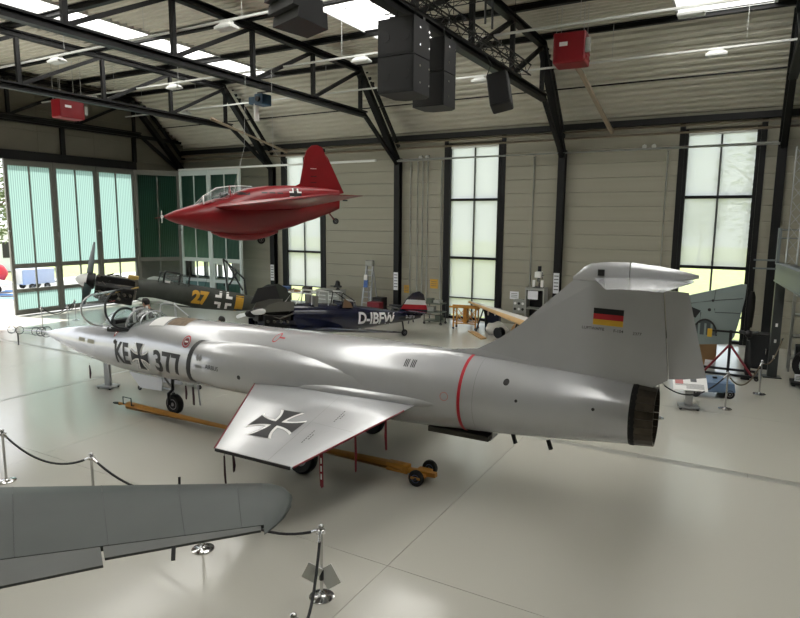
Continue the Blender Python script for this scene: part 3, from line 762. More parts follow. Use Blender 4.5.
for v in (-.32, .29): MB().prism([(5.55, 1.0), (6.75, .97), (6.7, .66), (5.95, .64)], lambda a, b: (a, v, b), lambda a, b: (a, v+.03, b)).out('gear_door', M['jet'], JET)
for sd in (-1, 1):
    wheel(JET, (11.62, sd*1.24, .33), .33, .2, (0.0, 1, .08*sd))
    MB().tube([(11.56, sd*1.1, .36), (11.4, sd*.8, .85), (11.25, sd*.5, 1.1)], .06, 8).out('main_leg', M['hub'], JET, 50)
    MB().prism([(10.95, 1.0), (11.95, 1.0), (11.95, .62), (11.05, .66)], lambda a, b: (a, sd*(.62+.15*(1-b)), b), lambda a, b: (a, sd*(.64+.15*(1-b)), b)).out('gear_door', M['jet'], JET)
# ================================================================ RED ROCKET PLANE hanging from the roof
M['rp'] = mat('rocket_red', (130, 13, 22), .35, 0, .08, 2, coat=.15)
KO = thing('rocket_plane', 'small red rocket plane hanging from the roof', 'aircraft', (-15.2, 12.6, 4.8), math.atan2(.755, .656))
KS = [(0, .02, -.02, .02, 0, 2), (.25, .16, -.16, .17, 0, 2), (.6, .29, -.27, .30, 0, 2), (1.1, .44, -.40, .44, .02, 2.1), (1.6, .60, -.50, .54, .05, 2.1), (2.1, .78, -.56, .60, .1, 2.1), (2.6, .94, -.58, .60, .15, 2.1), (3.2, 1.02, -.50, .54, .2, 2.1),
      (3.9, 1.05, -.32, .43, .32, 2.05), (4.6, 1.03, -.08, .31, .46, 2), (5.2, .98, .14, .20, .56, 2), (5.6, .92, .32, .11, .62, 2), (5.72, .86, .38, .05, .62, 2)]
KO.scale = (.965, .965, .965)
kf = MB().loft([section(KS, .02+.15*i, 28) for i in range(38)]).out('fuselage', M['rp'], KO, 40)
kb = bvh_of(kf)
# belly skid fairing
BS = [(1.4, -.4, -.5, .1, -.45, 2), (1.7, -.4, -.64, .2, -.5, 2.2), (2.2, -.4, -.74, .24, -.55, 2.4), (2.7, -.4, -.74, .24, -.55, 2.4), (3.1, -.4, -.66, .2, -.5, 2.2), (3.5, -.35, -.5, .1, -.42, 2)]
MB().loft([section(BS, 1.4+.15*i, 20) for i in range(15)]).out('skid_fairing', M['rp'], KO, 40)
wheel(KO, (2.95, -.05, -.72), .13, .1)
# canopy
CS = [(.95, .42, .36, .1), (1.2, .66, .38, .3), (1.6, .92, .45, .36), (2.0, .98, .52, .36), (2.4, 1.0, .7, .28), (2.7, .98, .8, .12)]
m, rg = glasshell(CS, (.95, 1.05, 1.2, 1.4, 1.6, 1.8, 2.0, 2.2, 2.4, 2.55, 2.7), 0, math.pi)
kc = m.out('canopy', M['canopy'], KO, 60)
for i in (2, 6): MB().tube(rg[i], .018, 6).out('canopy_frame', M['inkw'] if i == 2 else M['rp'], kc)
MB().tube([r[7] for r in rg], .012, 6).out('canopy_frame', M['inkw'], kc)
for i in (0, 14): MB().tube([r[i] for r in rg], .02, 6).out('canopy_frame', M['rp'], kc)
MB().bb(1.7, 1.95, -.2, .2, .4, .78).out('seat', M['seatfab'], KO, bevel=.02)
# swept wings
for sd in (-1, 1):
    rings = []
    for k in range(9):
        t = k/8; v = sd*(.35+4.3*t); le = 1.45+2.65*t; ch = 2.7*(1-t)+1.0*t; z = .3+.28*t; th = .17*(1-t)+.05*t
        if k == 8: th *= .3
        pr = [(0, 0), (.04, .5), (.15, .9), (.3, 1), (.55, .75), (.8, .32), (1, 0), (.8, -.2), (.55, -.45), (.3, -.6), (.12, -.5), (.04, -.3)]
        rings.append([(le+x*ch, v, z+y*th) for x, y in pr])
    w_ = MB().loft(rings).out('wing', M['rp'], KO, 50)
    MB().tube([(3.4+2.65*t-.65*t, sd*(.35+4.3*t), .31+.28*t+.06*(1-t)) for t in (.35, .5, .65, .8)], .008, 5).out('flap_line', M['ink'], w_)
# fin
kfin = finsec([(3.95, .96), (4.25, 1.12), (4.42, 2.0), (4.5, 2.22), (4.65, 2.36), (4.85, 2.38), (5.02, 2.3), (5.1, 2.1), (5.55, .98), (5.5, .7), (4.0, .7)], lambda a, b: .05 if 4.3 < a < 5.0 and b < 2.25 else .02).out('tail_fin', M['rp'], KO)
finsec([(5.12, 2.08), (5.2, 1.98), (5.74, .84), (5.58, .8)], lambda a, b: .015).out('rudder', M['rp'], kfin)
for z in (1.35, 1.6, 1.15): MB().bb(4.6, 4.8, -.065, -.052, z, z+.02).out('fin_stencil', M['inkw'] if z == 1.6 else M['ink'], kfin)
# nose windmill and tail wheel
hub = MB().ball((-.03, 0, 0), .05).out('nose_cap', M['inkw'], KO, 60)
for k in range(2): 
    a = R(70+k*180); MB().bar((-.04, 0, 0), (-.04, .19*math.cos(a), .19*math.sin(a)), .02, .06).out('windmill_blade', M['inkw'], hub)
MB().tube([(-.25, 0, -.05), (-.04, 0, -.02)], .01, 6).out('probe', M['red'], hub)
MB().tube([(5.2, 0, .2), (5.4, 0, -.05)], .04, 8).out('tail_leg', M['rp'], KO, 50)
wheel(KO, (5.45, 0, -.1), .1, .06)
MB().bar((5.7, 0, .6), (5.86, 0, .6), .05).out('tail_lamp', M['gunmetal'], KO)
def kmark(name, sh, u, z, m_, lift=.004): return decal(name, sh, lambda x, y: (u+x, z+y), kb, side, m_, KO, .12, lift)
def balken(r, w, e):
    """upright bar cross: white angle brackets in the four quadrants"""
    vs = []; fs = []
    for sx in (-1, 1):
        for sy in (-1, 1):
            b = len(vs); vs += [(sx*w, sy*r), (sx*(w+e), sy*r), (sx*(w+e), sy*(w+e)), (sx*w, sy*w), (sx*r, sy*w), (sx*r, sy*(w+e))]
            fs += [(b, b+1, b+2, b+3), (b+3, b+2, b+5, b+4)]
    return vs, fs
kmark('bar_cross', rect2d(-.2, .2, -.055, .055), 4.05, .74, M['ink']); kmark('bar_cross', rect2d(-.055, .055, -.2, .2), 4.05, .74, M['ink'], .005)
kmark('bar_cross_edging', balken(.2, .055, .05), 4.05, .74, M['inkw'], .006)
for i in range(3): kmark('vent', rect2d(-.09, .09, -.02, .02), 3.05+.25*i, .78, M['ink'])
kmark('vent', rect2d(-.25, .25, -.04, .04), 2.35, .74, M['ink'])
# suspension wires
for k, (u, v, z) in enumerate(((2.1, -.35, .7), (2.1, .35, .7), (4.3, 0, .85))):
    MB().tube([(u, v, z), (2.5 if k < 2 else 3.4, 0, 2.2), (2.6 if k < 2 else 3.4, 0, ZB-4.8)], .006, 5).out('suspension_wire', M['gpipe'], KO)

# ================================================================ OLD PROPELLER FIGHTER with bare engine
M['camo'] = mat('camo_dark', (52, 56, 50), .6, 0, .35, 1.2)
M['camol'] = mat('camo_underside', (150, 156, 150), .55, 0, .1, 1.5)
M['eng'] = mat('engine_black', (30, 30, 30), .5, .3, .3, 14)
M['engs'] = mat('engine_steel', (110, 106, 98), .4, .6, .3, 10)
M['brass'] = mat('engine_tan', (190, 160, 90), .5)
M['yel'] = mat('marking_yellow', (196, 150, 40), .55)
M['prop'] = mat('propeller_dark', (48, 62, 62), .45)
PF = thing('propeller_fighter', 'dark camouflaged propeller fighter with bare engine and yellow 27', 'aircraft', (-23.05, 14.72, 0), math.atan2(.78, .626))
PX = Matrix.Translation((0, 0, 2.38)) @ Matrix.Rotation(R(10.8), 4, 'Y')
P_ = dict(xf=PX)
sp = MB().lathe([(.02, 0), (.14, .08), (.24, .25), (.3, .5), (.31, .7)], 24, (0, 0, 0), (1, 0, 0)).out('spinner', [M['white']], PF, 40, **P_)
MB().lathe([(.312, .44), (.322, .7), (.3, .72)], 24, (0, 0, 0), (1, 0, 0)).out('spinner_back', M['eng'], sp, 40, **P_)
def blade(parent, ang, L, m_, x=.5, xf=PX, w=.13):
    rg = []
    for k in range(8):
        t = k/7; r = .2+(L-.2)*t; ww = w*(.55+.45*math.sin(math.pi*min(1, .25+t*.6)))*(1 if t < .9 else .6); tw = R(55-35*t)
        c, s = math.cos(ang), math.sin(ang)
        ring = []
        for q in range(8):
            a = 2*math.pi*q/8; a1, b1 = ww*math.cos(a), .025*math.sin(a)
            dx = a1*math.sin(tw)+b1*math.cos(tw); dt = a1*math.cos(tw)-b1*math.sin(tw)
            ring.append((x+dx, c*r - s*dt, s*r + c*dt))
        rg.append(ring)
    return MB().loft(rg).out('propeller_blade', m_, parent, 60, xf=xf)
for k in range(3): blade(PF, R(92+120*k), 1.55, M['prop'], w=.17)
PFS = [(2.3, .34, -.52, .42, -.1, 2.2), (2.7, .40, -.56, .44, -.1, 2.2), (3.3, .44, -.55, .44, -.08, 2.2), (4.2, .45, -.55, .42, -.05, 2.1), (5.2, .44, -.50, .37, -.02, 2.1), (6.3, .38, -.42, .3, .0, 2), (7.4, .28, -.25, .18, .03, 2), (8.5, .16, .02, .05, .09, 2)]
pfz = MB().loft([section(PFS, 2.3+.2*i, 28) for i in range(32)]).out('fuselage', M['camo'], PF, 40, **P_)
pb_raw = MB().loft([section(PFS, 2.3+.2*i, 28) for i in range(32)]); tmp = pb_raw.mesh('tmp'); 
pb = BVHTree.FromPolygons([v.co.copy() for v in tmp.vertices], [tuple(p.vertices) for p in tmp.polygons]); bpy.data.meshes.remove(tmp)
def pmark(name, sh, u, z, m_, lift=.006, rot=0): 
    c, s = math.cos(rot), math.sin(rot)
    return decal(name, sh, lambda x, y: (u+x*c-y*s, z+x*s+y*c), pb, side, m_, PF, .12, lift, PX)
pmark('fuselage_number', text2d('27', .48, .06, .9), 4.75, -.25, M['yel'])
pmark('bar_cross_edging', balken(.36, .09, .11), 5.72, 0, M['inkw'])
pmark('yellow_band', rect2d(-.17, .17, -.4, .4), 6.4, 0, M['yel'])
# bare inverted engine: block, cylinder banks, bearers, pipes
en = MB().bb(.75, 2.25, -.2, .2, -.12, .28).out('engine_block', M['eng'], PF, bevel=.03, **P_)
for sd in (-1, 1):
    MB().box((1.5, sd*.26, -.26), (1.45, .28, .56), Matrix.Rotation(R(30)*-sd, 3, 'X')).out('cylinder_bank', M['eng'], en, bevel=.03, **P_)
    MB().tube([(.85, sd*.34, -.02), (2.3, sd*.4, -.15)], .05, 8).out('engine_bearer', M['engs'], en, **P_)
    MB().tube([(1.2, sd*.42, -.42), (2.35, sd*.42, .05)], .035, 8).out('bearer_strut', M['brass'], en, **P_)
    for k in range(6): MB().cyl((.95+.22*k, sd*.36, -.3), (1.02+.22*k, sd*.52, -.36), .05, n=8).out('exhaust_stub', M['engs'], en, **P_)
    MB().tube([(.8, sd*.2, .3), (1.2, sd*.26, .33), (1.8, sd*.22, .31), (2.3, sd*.3, .25)], .022, 6).out('oil_pipe', M['engs'], en, **P_)
    MB().tube([(1.0, sd*.12, -.45), (1.5, sd*.3, -.6), (2.2, sd*.2, -.55)], .05, 6).out('coolant_pipe', M['eng'], en, **P_)
MB().ball((.95, 0, -.55), .22, .16, .14).out('oil_tank', M['eng'], en, 50, **P_)
MB().bb(.95, 2.2, -.3, .3, -.75, -.45).out('oil_sump', M['eng'], en, bevel=.05, **P_)
MB().bb(1.9, 2.3, -.22, .16, .3, .46).out('cowl_tray', M['brass'], en, bevel=.03, **P_)
rnd_ = random.Random(11)
for k in range(26):
    x, z, sd = rnd_.uniform(.8, 2.2), rnd_.uniform(-.6, .36), rnd_.choice((-1, -1, -1, 1)); y = sd*rnd_.uniform(.34, .48)
    m_ = M[rnd_.choice(('eng', 'eng', 'engs', 'engs', 'brass', 'darkred'))]
    if k % 2: MB().tube([(x, y, z), (x+rnd_.uniform(.1, .3), y+sd*.05, z+rnd_.uniform(-.15, .15)), (x+rnd_.uniform(.3, .6), y*.9, z+rnd_.uniform(-.25, .2))], rnd_.uniform(.012, .03), 6).out('engine_hose', m_, en, 50, **P_)
    else: MB().cyl((x, y*.8, z), (x+rnd_.uniform(-.05, .12), y*1.06, z), rnd_.uniform(.03, .08), n=10).out('engine_fitting', m_, en, 40, **P_)
MB().bb(2.2, 2.3, -.4, .4, -.5, .34).out('firewall', M['engs'], PF, **P_)
# cockpit canopy, opened sideways
for u0, u1, z1 in ((3.05, 3.25, .75), (3.25, 3.85, .82), (3.85, 4.25, .78)):
    for v in (-.3, .3):
        MB().tube([(u0, v, .36), (u0+.04, v*.85, z1), (u1, v*.85, z1), (u1, v, .36)], .022, 6).out('canopy_frame', M['eng'], PF, **P_)
    MB().bar((u0+.02, -.26, z1), (u0+.02, .26, z1), .04).out('canopy_frame', M['eng'], PF, **P_)
MB().bb(3.06, 4.2, -.27, .27, .4, .74).out('canopy_glazing', M['canopy'], PF, **P_)
MB().tube([(4.9, 0, .3), (4.95, 0, .85)], [.02, .008], 6).out('antenna_mast', M['eng'], PF, **P_)
MB().bb(3.3, 3.5, -.38, -.34, .4, .48).out('mirror', M['inkw'], PF, **P_)
# wings, tail, undercarriage
def plain_wing(parent, m_, le, ch_r, ch_t, v0, v1, z0, z1, sweep, th, xf=None, sides=(-1, 1), name='wing'):
    res = []
    for sd in sides:
        rings = []
        for k in range(9):
            t = k/8; f = 1 if k < 8 else .55; ch = (ch_r+(ch_t-ch_r)*t)*f; l = le+sweep*t+(0 if k < 8 else ch*.3); h = th*(1-.55*t)*(1 if k < 8 else .4)
            pr = [(0, 0), (.04, .55), (.15, .9), (.3, 1), (.55, .75), (.8, .32), (1, 0), (.8, -.2), (.55, -.4), (.3, -.5), (.12, -.45), (.04, -.3)]
            rings.append([(l+x*ch, sd*(v0+(v1-v0)*t), z0+(z1-z0)*t+y*h) for x, y in pr])
        res.append(MB().loft(rings).out(name, m_, parent, 50, xf=xf))
    return res
plain_wing(PF, M['camol'], 2.35, 2.1, 1.1, .3, 4.9, -.45, .12, .35, .15, PX)
plain_wing(PF, M['camo'], 7.3, 1.0, .6, .1, 1.5, .2, .2, .25, .05, PX, name='tailplane')
MB().prism([(7.2, .2), (7.7, .95), (8.0, 1.05), (8.4, .9), (8.75, .2), (8.5, 0)], lambda a, b: (a, -.03, b), lambda a, b: (a, .03, b)).out('tail_fin', M['camo'], PF, **P_)
for sd in (-1, 1):
    a = PX @ Vector((2.9, sd*.5, -.5)); MB().tube([tuple(a), (a.x-.55, a.y+sd*.55, .34)], .05, 8).out('undercarriage_leg', M['camol'], PF, 50)
    wheel(PF, (a.x-.55, a.y+sd*.66, .33), .33, .18)
a = PX @ Vector((7.4, 0, -.1)); MB().tube([tuple(a), (a.x+.1, 0, .16)], .04, 8).out('tail_leg', M['camol'], PF, 50)
wheel(PF, (a.x+.12, 0, .16), .16, .1)

# ================================================================ BLUE LIGHT AIRCRAFT
M['navy'] = mat('navy_gloss', (20, 24, 52), .2, 0, .06, 2, coat=.6)
M['primer'] = mat('primer_grey', (112, 112, 104), .6)
BL = thing('light_aircraft', 'dark blue light aircraft lettered D-IBFW with open engine', 'aircraft', (-14.85, 15.4, 0), math.atan2(.92, .39))
BX = Matrix.Translation((0, 0, 1.55)) @ Matrix.Rotation(R(6.3), 4, 'Y')
B_ = dict(xf=BX)
bsp = MB().lathe([(.02, .1), (.1, .16), (.14, .3), (.14, .42)], 20, (0, 0, 0), (1, 0, 0)).out('spinner', M['ink'], BL, 40, **B_)
for k in range(2): blade(BL, R(-12+180*k), 1.15, M['white'], .3, BX, .11)
BFS = [(1.75, .42, -.62, .46, -.1, 2.3), (2.3, .46, -.68, .52, -.1, 2.3), (3.2, .48, -.68, .54, -.1, 2.3), (4.2, .46, -.6, .48, -.08, 2.2), (5.2, .40, -.46, .38, -.05, 2.1), (6.3, .30, -.28, .26, .0, 2), (7.4, .22, -.12, .14, .06, 2), (8.0, .18, 0, .05, .1, 2)]
raw = MB().loft([section(BFS, 1.75+.2*i, 28) for i in range(32)])
bfz = raw.out('fuselage', M['navy'], BL, 40, **B_)
tmp = raw.mesh('tmp'); bb_ = BVHTree.FromPolygons([v.co.copy() for v in tmp.vertices], [tuple(p.vertices) for p in tmp.polygons]); bpy.data.meshes.remove(tmp)
def bmark(name, sh, u, z, m_, lift=.006): return decal(name, sh, lambda x, y: (u+x, z+y), bb_, side, m_, BL, .12, lift, BX)
bmark('registration', text2d('D-IBFW', .42, .03, .92), 5.45, -.22, M['inkw'])
bmark('small_registration', text2d('D-IBFW', .12, .0, .9), 7.3, .0, M['inkw'])
ben = MB().bb(.5, 1.7, -.22, .22, -.25, .2).out('engine_block', M['eng'], BL, bevel=.03, **B_)
for sd in (-1, 1):
    MB().bb(.65, 1.65, sd*.25, sd*.42, -.42, .0).out('cylinder_bank', M['eng'], ben, bevel=.02, **B_)
    MB().prism([(.55, .1), (1.72, .2), (1.72, .52), (1.2, .5), (.7, .36)], lambda a, b: (a, sd*.44, b), lambda a, b: (a, sd*.46, b)).out('cowl_panel', M['primer'], BL, **B_)
    MB().tube([(.45, sd*.2, -.55), (1.0, sd*.3, -.62), (1.8, sd*.36, -.5)], .05, 8).out('exhaust_pipe', M['eng'], ben, **B_)
    MB().tube([(.6, sd*.3, .05), (1.2, sd*.46, -.1), (1.75, sd*.42, .1)], .03, 6).out('engine_bearer', M['engs'], ben, **B_)
    for k in range(4): MB().cyl((.75+.25*k, sd*.42, -.2), (.75+.25*k, sd*.5, -.2), .05, n=8).out('spark_plug_cap', M['engs'], ben, **B_)
MB().loft([[(.42, .4*math.cos(t), -.2+.42*math.sin(t)) for t in [math.pi+math.pi*i/10 for i in range(11)]], [(1.75, .46*math.cos(t), -.15+.5*math.sin(t)) for t in [math.pi+math.pi*i/10 for i in range(11)]]], cap=False, closed=False).out('lower_cowl', M['navy'], BL, 50, **B_)
MB().prism([(.5, .3), (1.7, .42), (1.5, 1.0), (.8, .85)], lambda a, b: (a, .5+.25*(b-.3), b), lambda a, b: (a, .53+.25*(b-.3), b)).out('raised_cowl', M['ink'], BL, **B_)
# cabin: bare frame and windows
for u0, u1 in ((1.8, 2.45), (2.45, 3.15), (3.15, 3.75), (3.75, 4.35)):
    zt = .92 if u1 < 4 else .62
    for v in (-.4, .4):
        MB().tube([(u0, v, .42), (u0+(.3 if u0 < 2 else 0), v*.8, .92), (u1, v*.8, zt), (u1, v, .42)], .022, 6).out('cabin_frame', M['rail'] if u0 < 3.1 else M['navy'], BL, **B_)
    MB().bar((u1, -.34, zt), (u1, .34, zt), .04).out('cabin_hoop', M['rail'], BL, **B_)
M['amber'] = mat('amber_window', (128, 100, 76), .3)
MB().prism([(3.75, .36), (4.2, .38), (4.1, .55), (3.8, .72)], lambda a, b: (a, -.46, b), lambda a, b: (a, -.44, b)).out('quarter_window', M['amber'], BL, **B_)
MB().bb(3.78, 4.3, -.38, .38, .4, .6).out('cabin_rear_roof', M['navy'], BL, bevel=.05, **B_)
for v in (-.2, .2): MB().bb(2.6, 2.75, v-.16, v+.16, .1, .75).out('seat', M['primer'], BL, bevel=.03, **B_)
bwn = plain_wing(BL, M['navy'], 1.95, 2.0, 1.1, .35, 5.1, -.5, .12, .35, .14, BX, sides=(-1,))
plain_wing(BL, M['navy'], 7.0, 1.0, .6, .1, 1.6, .3, .3, .2, .05, BX, name='tailplane')
bfn = MB().prism([(6.75, .22), (7.15, .8), (7.45, 1.05), (7.75, 1.12), (8.0, 1.0), (8.3, .3), (8.0, .1)], lambda a, b: (a, -.03, b), lambda a, b: (a, .03, b)).out('tail_fin', M['navy'], BL, **B_)
for z0, z1, m_ in ((.36, .56, M['red']), (.56, .76, M['inkw'])):
    def xl(z): return 6.75+.69*(z-.22) if z < .8 else 7.15
    def xr(z): return 8.3-.43*(z-.3)
    MB().prism([(xl(z0), z0), (xr(z0), z0), (xr(z1), z1), (xl(z1), z1)], lambda a, b: (a, -.036, b), lambda a, b: (a, .036, b)).out('fin_stripe', m_, bfn, **B_)
for sd in (-1, 1):
    a = BX @ Vector((2.3, sd*.9, -.6)); MB().tube([tuple(a), (a.x-.2, a.y, .3)], .05, 8).out('undercarriage_leg', M['ink'], BL, 50); wheel(BL, (a.x-.2, a.y+.12*sd, .28), .28, .14)
a = BX @ Vector((7.0, 0, -.1)); MB().tube([tuple(a), (a.x+.1, 0, .14)], .04, 8).out('tail_leg', M['ink'], BL, 50); wheel(BL, (a.x+.12, 0, .14), .14, .08)
for v in (-2.8, -3.9):
    a = BX @ Vector((3.0, v, -.5)); MB().cyl((a.x, a.y, a.z), (a.x, a.y, .02), .02).out('support_prop', M['ink'], BL); 
    MB().cyl((a.x, a.y, 0), (a.x, a.y, .02), .12).out('support_foot', M['ink'], BL)

# ================================================================ GREY WING in the foreground
M['fgw'] = mat('wing_grey', (66, 72, 70), .45, .15, .14, 1.1)
M['fgw2'] = mat('wing_grey_light', (92, 95, 92), .5, .1, .06, 2)
FW = thing('aircraft_wing', 'weathered grey aircraft wing reaching in at the lower left', 'wing', (-3.7, 4.1, 2.2))
# plan outline taken in the wing's own plane: leading edge, hinge line and trailing edge from tip (s=0) to root (s=1)
def fpt(a, b, s): return Vector((a[0]+(b[0]-a[0])*s+3.7, a[1]+(b[1]-a[1])*s-4.1, 0))
LE_ = ((-3.889, 4.231), (-5.907, 2.897)); HG_ = ((-3.302, 3.627), (-4.62, 2.221)); TE_ = ((-3.24, 3.55), (-4.307, 2.057))
SMAX = 2.6
def chordring(s, p1=HG_, thick=None):
    le, hg = fpt(*LE_, s), fpt(*p1, s); th = thick or (.075+.05*s)
    up = [(0, 0), (.03, .42), (.1, .75), (.28, 1), (.55, .82), (.8, .52), (1, .3)]; dn = [(1, -.12), (.8, -.25), (.55, -.4), (.28, -.5), (.1, -.42), (.03, -.25)]
    return [tuple(le+(hg-le)*p+Vector((0, 0, q*th))) for p, q in up+dn]
body = MB().loft([chordring(SMAX*k/20) for k in range(21)]).out('wing_panel', M['fgw'], FW, 50)
tp = []
n_out = Vector((.826, .563, 0)).normalized()
EXT = [(0, 0), (.05, .13), (.15, .22), (.3, .27), (.5, .245), (.7, .18), (.85, .1), (1, 0)]
le, te = fpt(*LE_, 0), fpt((-3.225, 3.52), (0, 0), 0)
cs_u = [(0, 0), (.05, .5), (.15, .82), (.3, 1), (.5, .86), (.7, .6), (.85, .33), (1, .0)]; cs_d = [(.85, -.18), (.7, -.28), (.5, -.42), (.3, -.5), (.15, -.44), (.05, -.3)]
for k in range(8):
    f = math.sin(k/7*math.pi/2); g_ = max(.04, math.cos(k/7*math.pi/2)**.8)
    tp.append([tuple(le+(te-le)*p+n_out*dict(EXT)[p]*f+Vector((0, 0, q*.078*g_))) for p, q in cs_u+cs_d])
MB().loft(tp).out('wing_tip', M['fgw'], FW, 50)
def flap(s0, s1, ext, name):
    rg = []
    for s_ in (s0, (s0+s1)/2, s1):
        hg, te = fpt(*HG_, s_), fpt(*TE_, s_); te = hg+(te-hg)*ext; th = .075+.05*s_; hg = hg+(te-hg).normalized()*.008
        rg.append([tuple(hg+Vector((0, 0, .28*th))), tuple(te+Vector((0, 0, .012))), tuple(te+Vector((0, 0, -.008))), tuple(hg+Vector((0, 0, -.12*th)))])
    return MB().loft(rg).out(name, M['fgw2'], FW)
flap(.02, .64, .62, 'aileron'); flap(.65, SMAX, 1.0, 'landing_flap')
for s_ in (.1, .33, .62, .95):
    r_ = chordring(s_); MB().tube([Vector(p)+Vector((0, 0, .002)) for p in r_[:7]], .003, 5).out('panel_seam', M['gunmetal'], FW)
p_ = fpt(*HG_, .38).lerp(fpt(*TE_, .38), .6); MB().bar(p_, p_+Vector((.06, -.06, -.06)), .03).out('balance_weight', M['ink'], FW)
p_ = fpt(*LE_, .32); MB().tube([p_+Vector((.02, -.02, .03)), p_+Vector((0, 0, .1))], .012, 6).out('tie_down_lug', M['ink'], FW)
# ================================================================ BARRIER POSTS AND ROPES
M['rope_tan'] = mat('rope_tan', (96, 84, 66), .8)
def post_parts():
    t = thing('barrier_post', 'x', 'barrier post')
    MB().lathe([(.16, 0), (.16, .012), (.05, .03), (.03, .05)], 28).out('base', M['chrome'], t, 40)
    MB().cyl((0, 0, .04), (0, 0, .9), .022).out('pole', M['chrome'], t, 40)
    MB().lathe([(.03, .86), (.045, .87), (.045, .91), (.03, .92)], 18).out('collar', M['chrome'], t, 40)
    MB().ball((0, 0, .95), .036).out('knob', M['chrome'], t, 60)
    for a in range(4): MB().torus((.055*math.cos(a*math.pi/2), .055*math.sin(a*math.pi/2), .885), .02, .005, (0, 0, 1), 10, 5).out('rope_ring', M['chrome'], t)
    return t
bp = post_parts(); index_kids(bp); first_post = [True]
def bpost(x, y, label, group=None):
    t = bp if first_post[0] else copy_tree(bp)
    first_post[0] = False
    t.location = (x, y, 0); t['label'] = label
    return Vector((x, y, .885))
def rope(a, b, sag, label, m_=None, r=.018):
    a, b = Vector(a), Vector(b); d = (b-a); d.z = 0; n_ = d.normalized()
    a2, b2 = a+n_*.05, b-n_*.05; pts = []
    for i in range(17):
        t = i/16; p = a2.lerp(b2, t); p.z -= sag*4*t*(1-t); pts.append(p)
    o = thing('barrier_rope', label, 'rope', tuple(a))
    MB().tube([p-a for p in pts], r, 8).out('cord', m_ or M['rope'], o, 60)
    for p, q in ((pts[0], pts[1]), (pts[-1], pts[-2])): MB().cyl(p-a, (p+(q-p)*.7)-a, .024, .02, 10).out('end_ferrule', M['chrome'], o, 40)
q1 = bpost(-11.37, 5.7, 'chrome barrier post cut by the left edge of the view')
q2 = bpost(-8.97, 5.8, 'chrome barrier post just behind the grey foreground wing')
q3 = bpost(-6.52, 5.83, 'barrier post mostly hidden by the foreground wing, its base showing below')
q4 = bpost(-4.35, 5.77, 'chrome barrier post with tilted leaflets on it, front centre')
q5 = bpost(-3.53, 4.23, 'barrier post at the bottom edge with only its knob showing')
rope(q1, q2, .28, 'black rope hanging between the two posts at far left front')
rope(q2, q3, .26, 'black rope running down behind the foreground wing')
rope(q3, q4, .26, 'black rope sagging beside the foreground wing tip')
rope(q4, q5, .5, 'black rope running towards the viewer at the bottom centre')
r1 = bpost(-26.14, 15.1, 'thin barrier post nearest the jet nose by the hangar doors')
r2 = bpost(-25.68, 15.98, 'thin barrier post in the middle by the hangar doors')
r3 = bpost(-27.2, 17.29, 'thin barrier post closest to the hangar doors')
rope(r1, r2, .22, 'short dark rope between the two front posts by the doors')
rope(r1, r3, .4, 'long dark rope sagging between posts by the hangar doors')
rope(r2, r3, .25, 'dark rope to the post closest to the hangar doors')
s1 = bpost(-1.58, 15.7, 'barrier post behind the jet nozzle with its base showing')
s2 = bpost(-.15, 17.39, 'barrier post right of the tilted information board')
s3 = bpost(.64, 19.46, 'barrier post farthest right, in front of the black cabinet')
rope(s1, s2, .4, 'dark rope sagging from the jet nozzle to the next post')
rope(s2, s3, .42, 'tan rope sagging between the two right-hand posts', M['rope_tan'])
rope(s3, Vector((1.2, 21.6, 1.3)), .3, 'tan rope rising from the last post to the steel platform', M['rope_tan'])
# leaflets on the front post
t = thing('leaflet_holder', 'grey tilted leaflet plates on the front centre barrier post', 'sign', (-4.35, 5.77, 0))
for k, (dx, dy, z, a) in enumerate(((-.10, -.06, .33, 28), (.08, .06, .27, -35))):
    MB().box((dx, dy, z), (.2, .012, .26), Matrix.Rotation(R(a), 3, 'Y') @ Matrix.Rotation(R(20), 3, 'Z')).out('plate', M['rail'], t)
MB().cyl((0, 0, .24), (0, 0, .36), .03).out('clamp', M['gunmetal'], t)

# ================================================================ STREAMERS hanging from the jet
M['rbf'] = mat('streamer_red', (128, 22, 40), .7, 0, .1, 10); M['rbfd'] = mat('streamer_dark', (54, 22, 28), .7)
def streamer(x, y, z, L, label, w=.05, dark=False, white=False):
    t = thing('hanging_streamer', label, 'streamer', (x, y, z))
    MB().cyl((0, 0, 0), (0, 0, -.06), .004, n=6).out('cord', M['ink'], t)
    m = MB(); pr = [(-w/2, -.06), (w/2, -.06), (w/2+.005, -.06-L*.5), (w/2, -L+.03), (0, -L), (-w/2, -L+.03), (-w/2-.005, -.06-L*.5)]
    m.prism(pr, lambda a, b: (a, -.003+.01*math.sin(b*20), b), lambda a, b: (a, .003+.01*math.sin(b*20), b)).out('ribbon', M['rbfd'] if dark else M['rbf'], t)
    if white:
        for k in range(3): MB().bb(-.012, .012, -.016, -.012, -.16-.13*k-.09, -.16-.13*k).out('printed_word', M['inkw'], t)
streamer(-14.61, 9.58, 1.02, .42, 'dark red streamer hanging below the jet nose', .05, True)
streamer(-11.02, 9.55, .99, .40, 'short dark red streamer just behind the jet nose wheel', .045, True)
streamer(-10.75, 9.52, 1.0, .5, 'longer dark red streamer behind the jet nose wheel', .06, True)
streamer(-5.52, 7.36, 1.22, .66, 'red streamer with white printing under the near wing', .065, False, True)
streamer(-5.55, 8.36, 1.36, .92, 'long thin red streamer under the wing trailing edge', .035)
streamer(-5.3, 8.96, 1.3, .62, 'red streamer close to the fuselage behind the far wheel', .04)
streamer(-6.88, 6.66, 1.12, .62, 'long black streamer under the near wing tip', .03, True)
streamer(-6.78, 6.75, 1.13, .36, 'short black streamer under the near wing tip', .04, True)

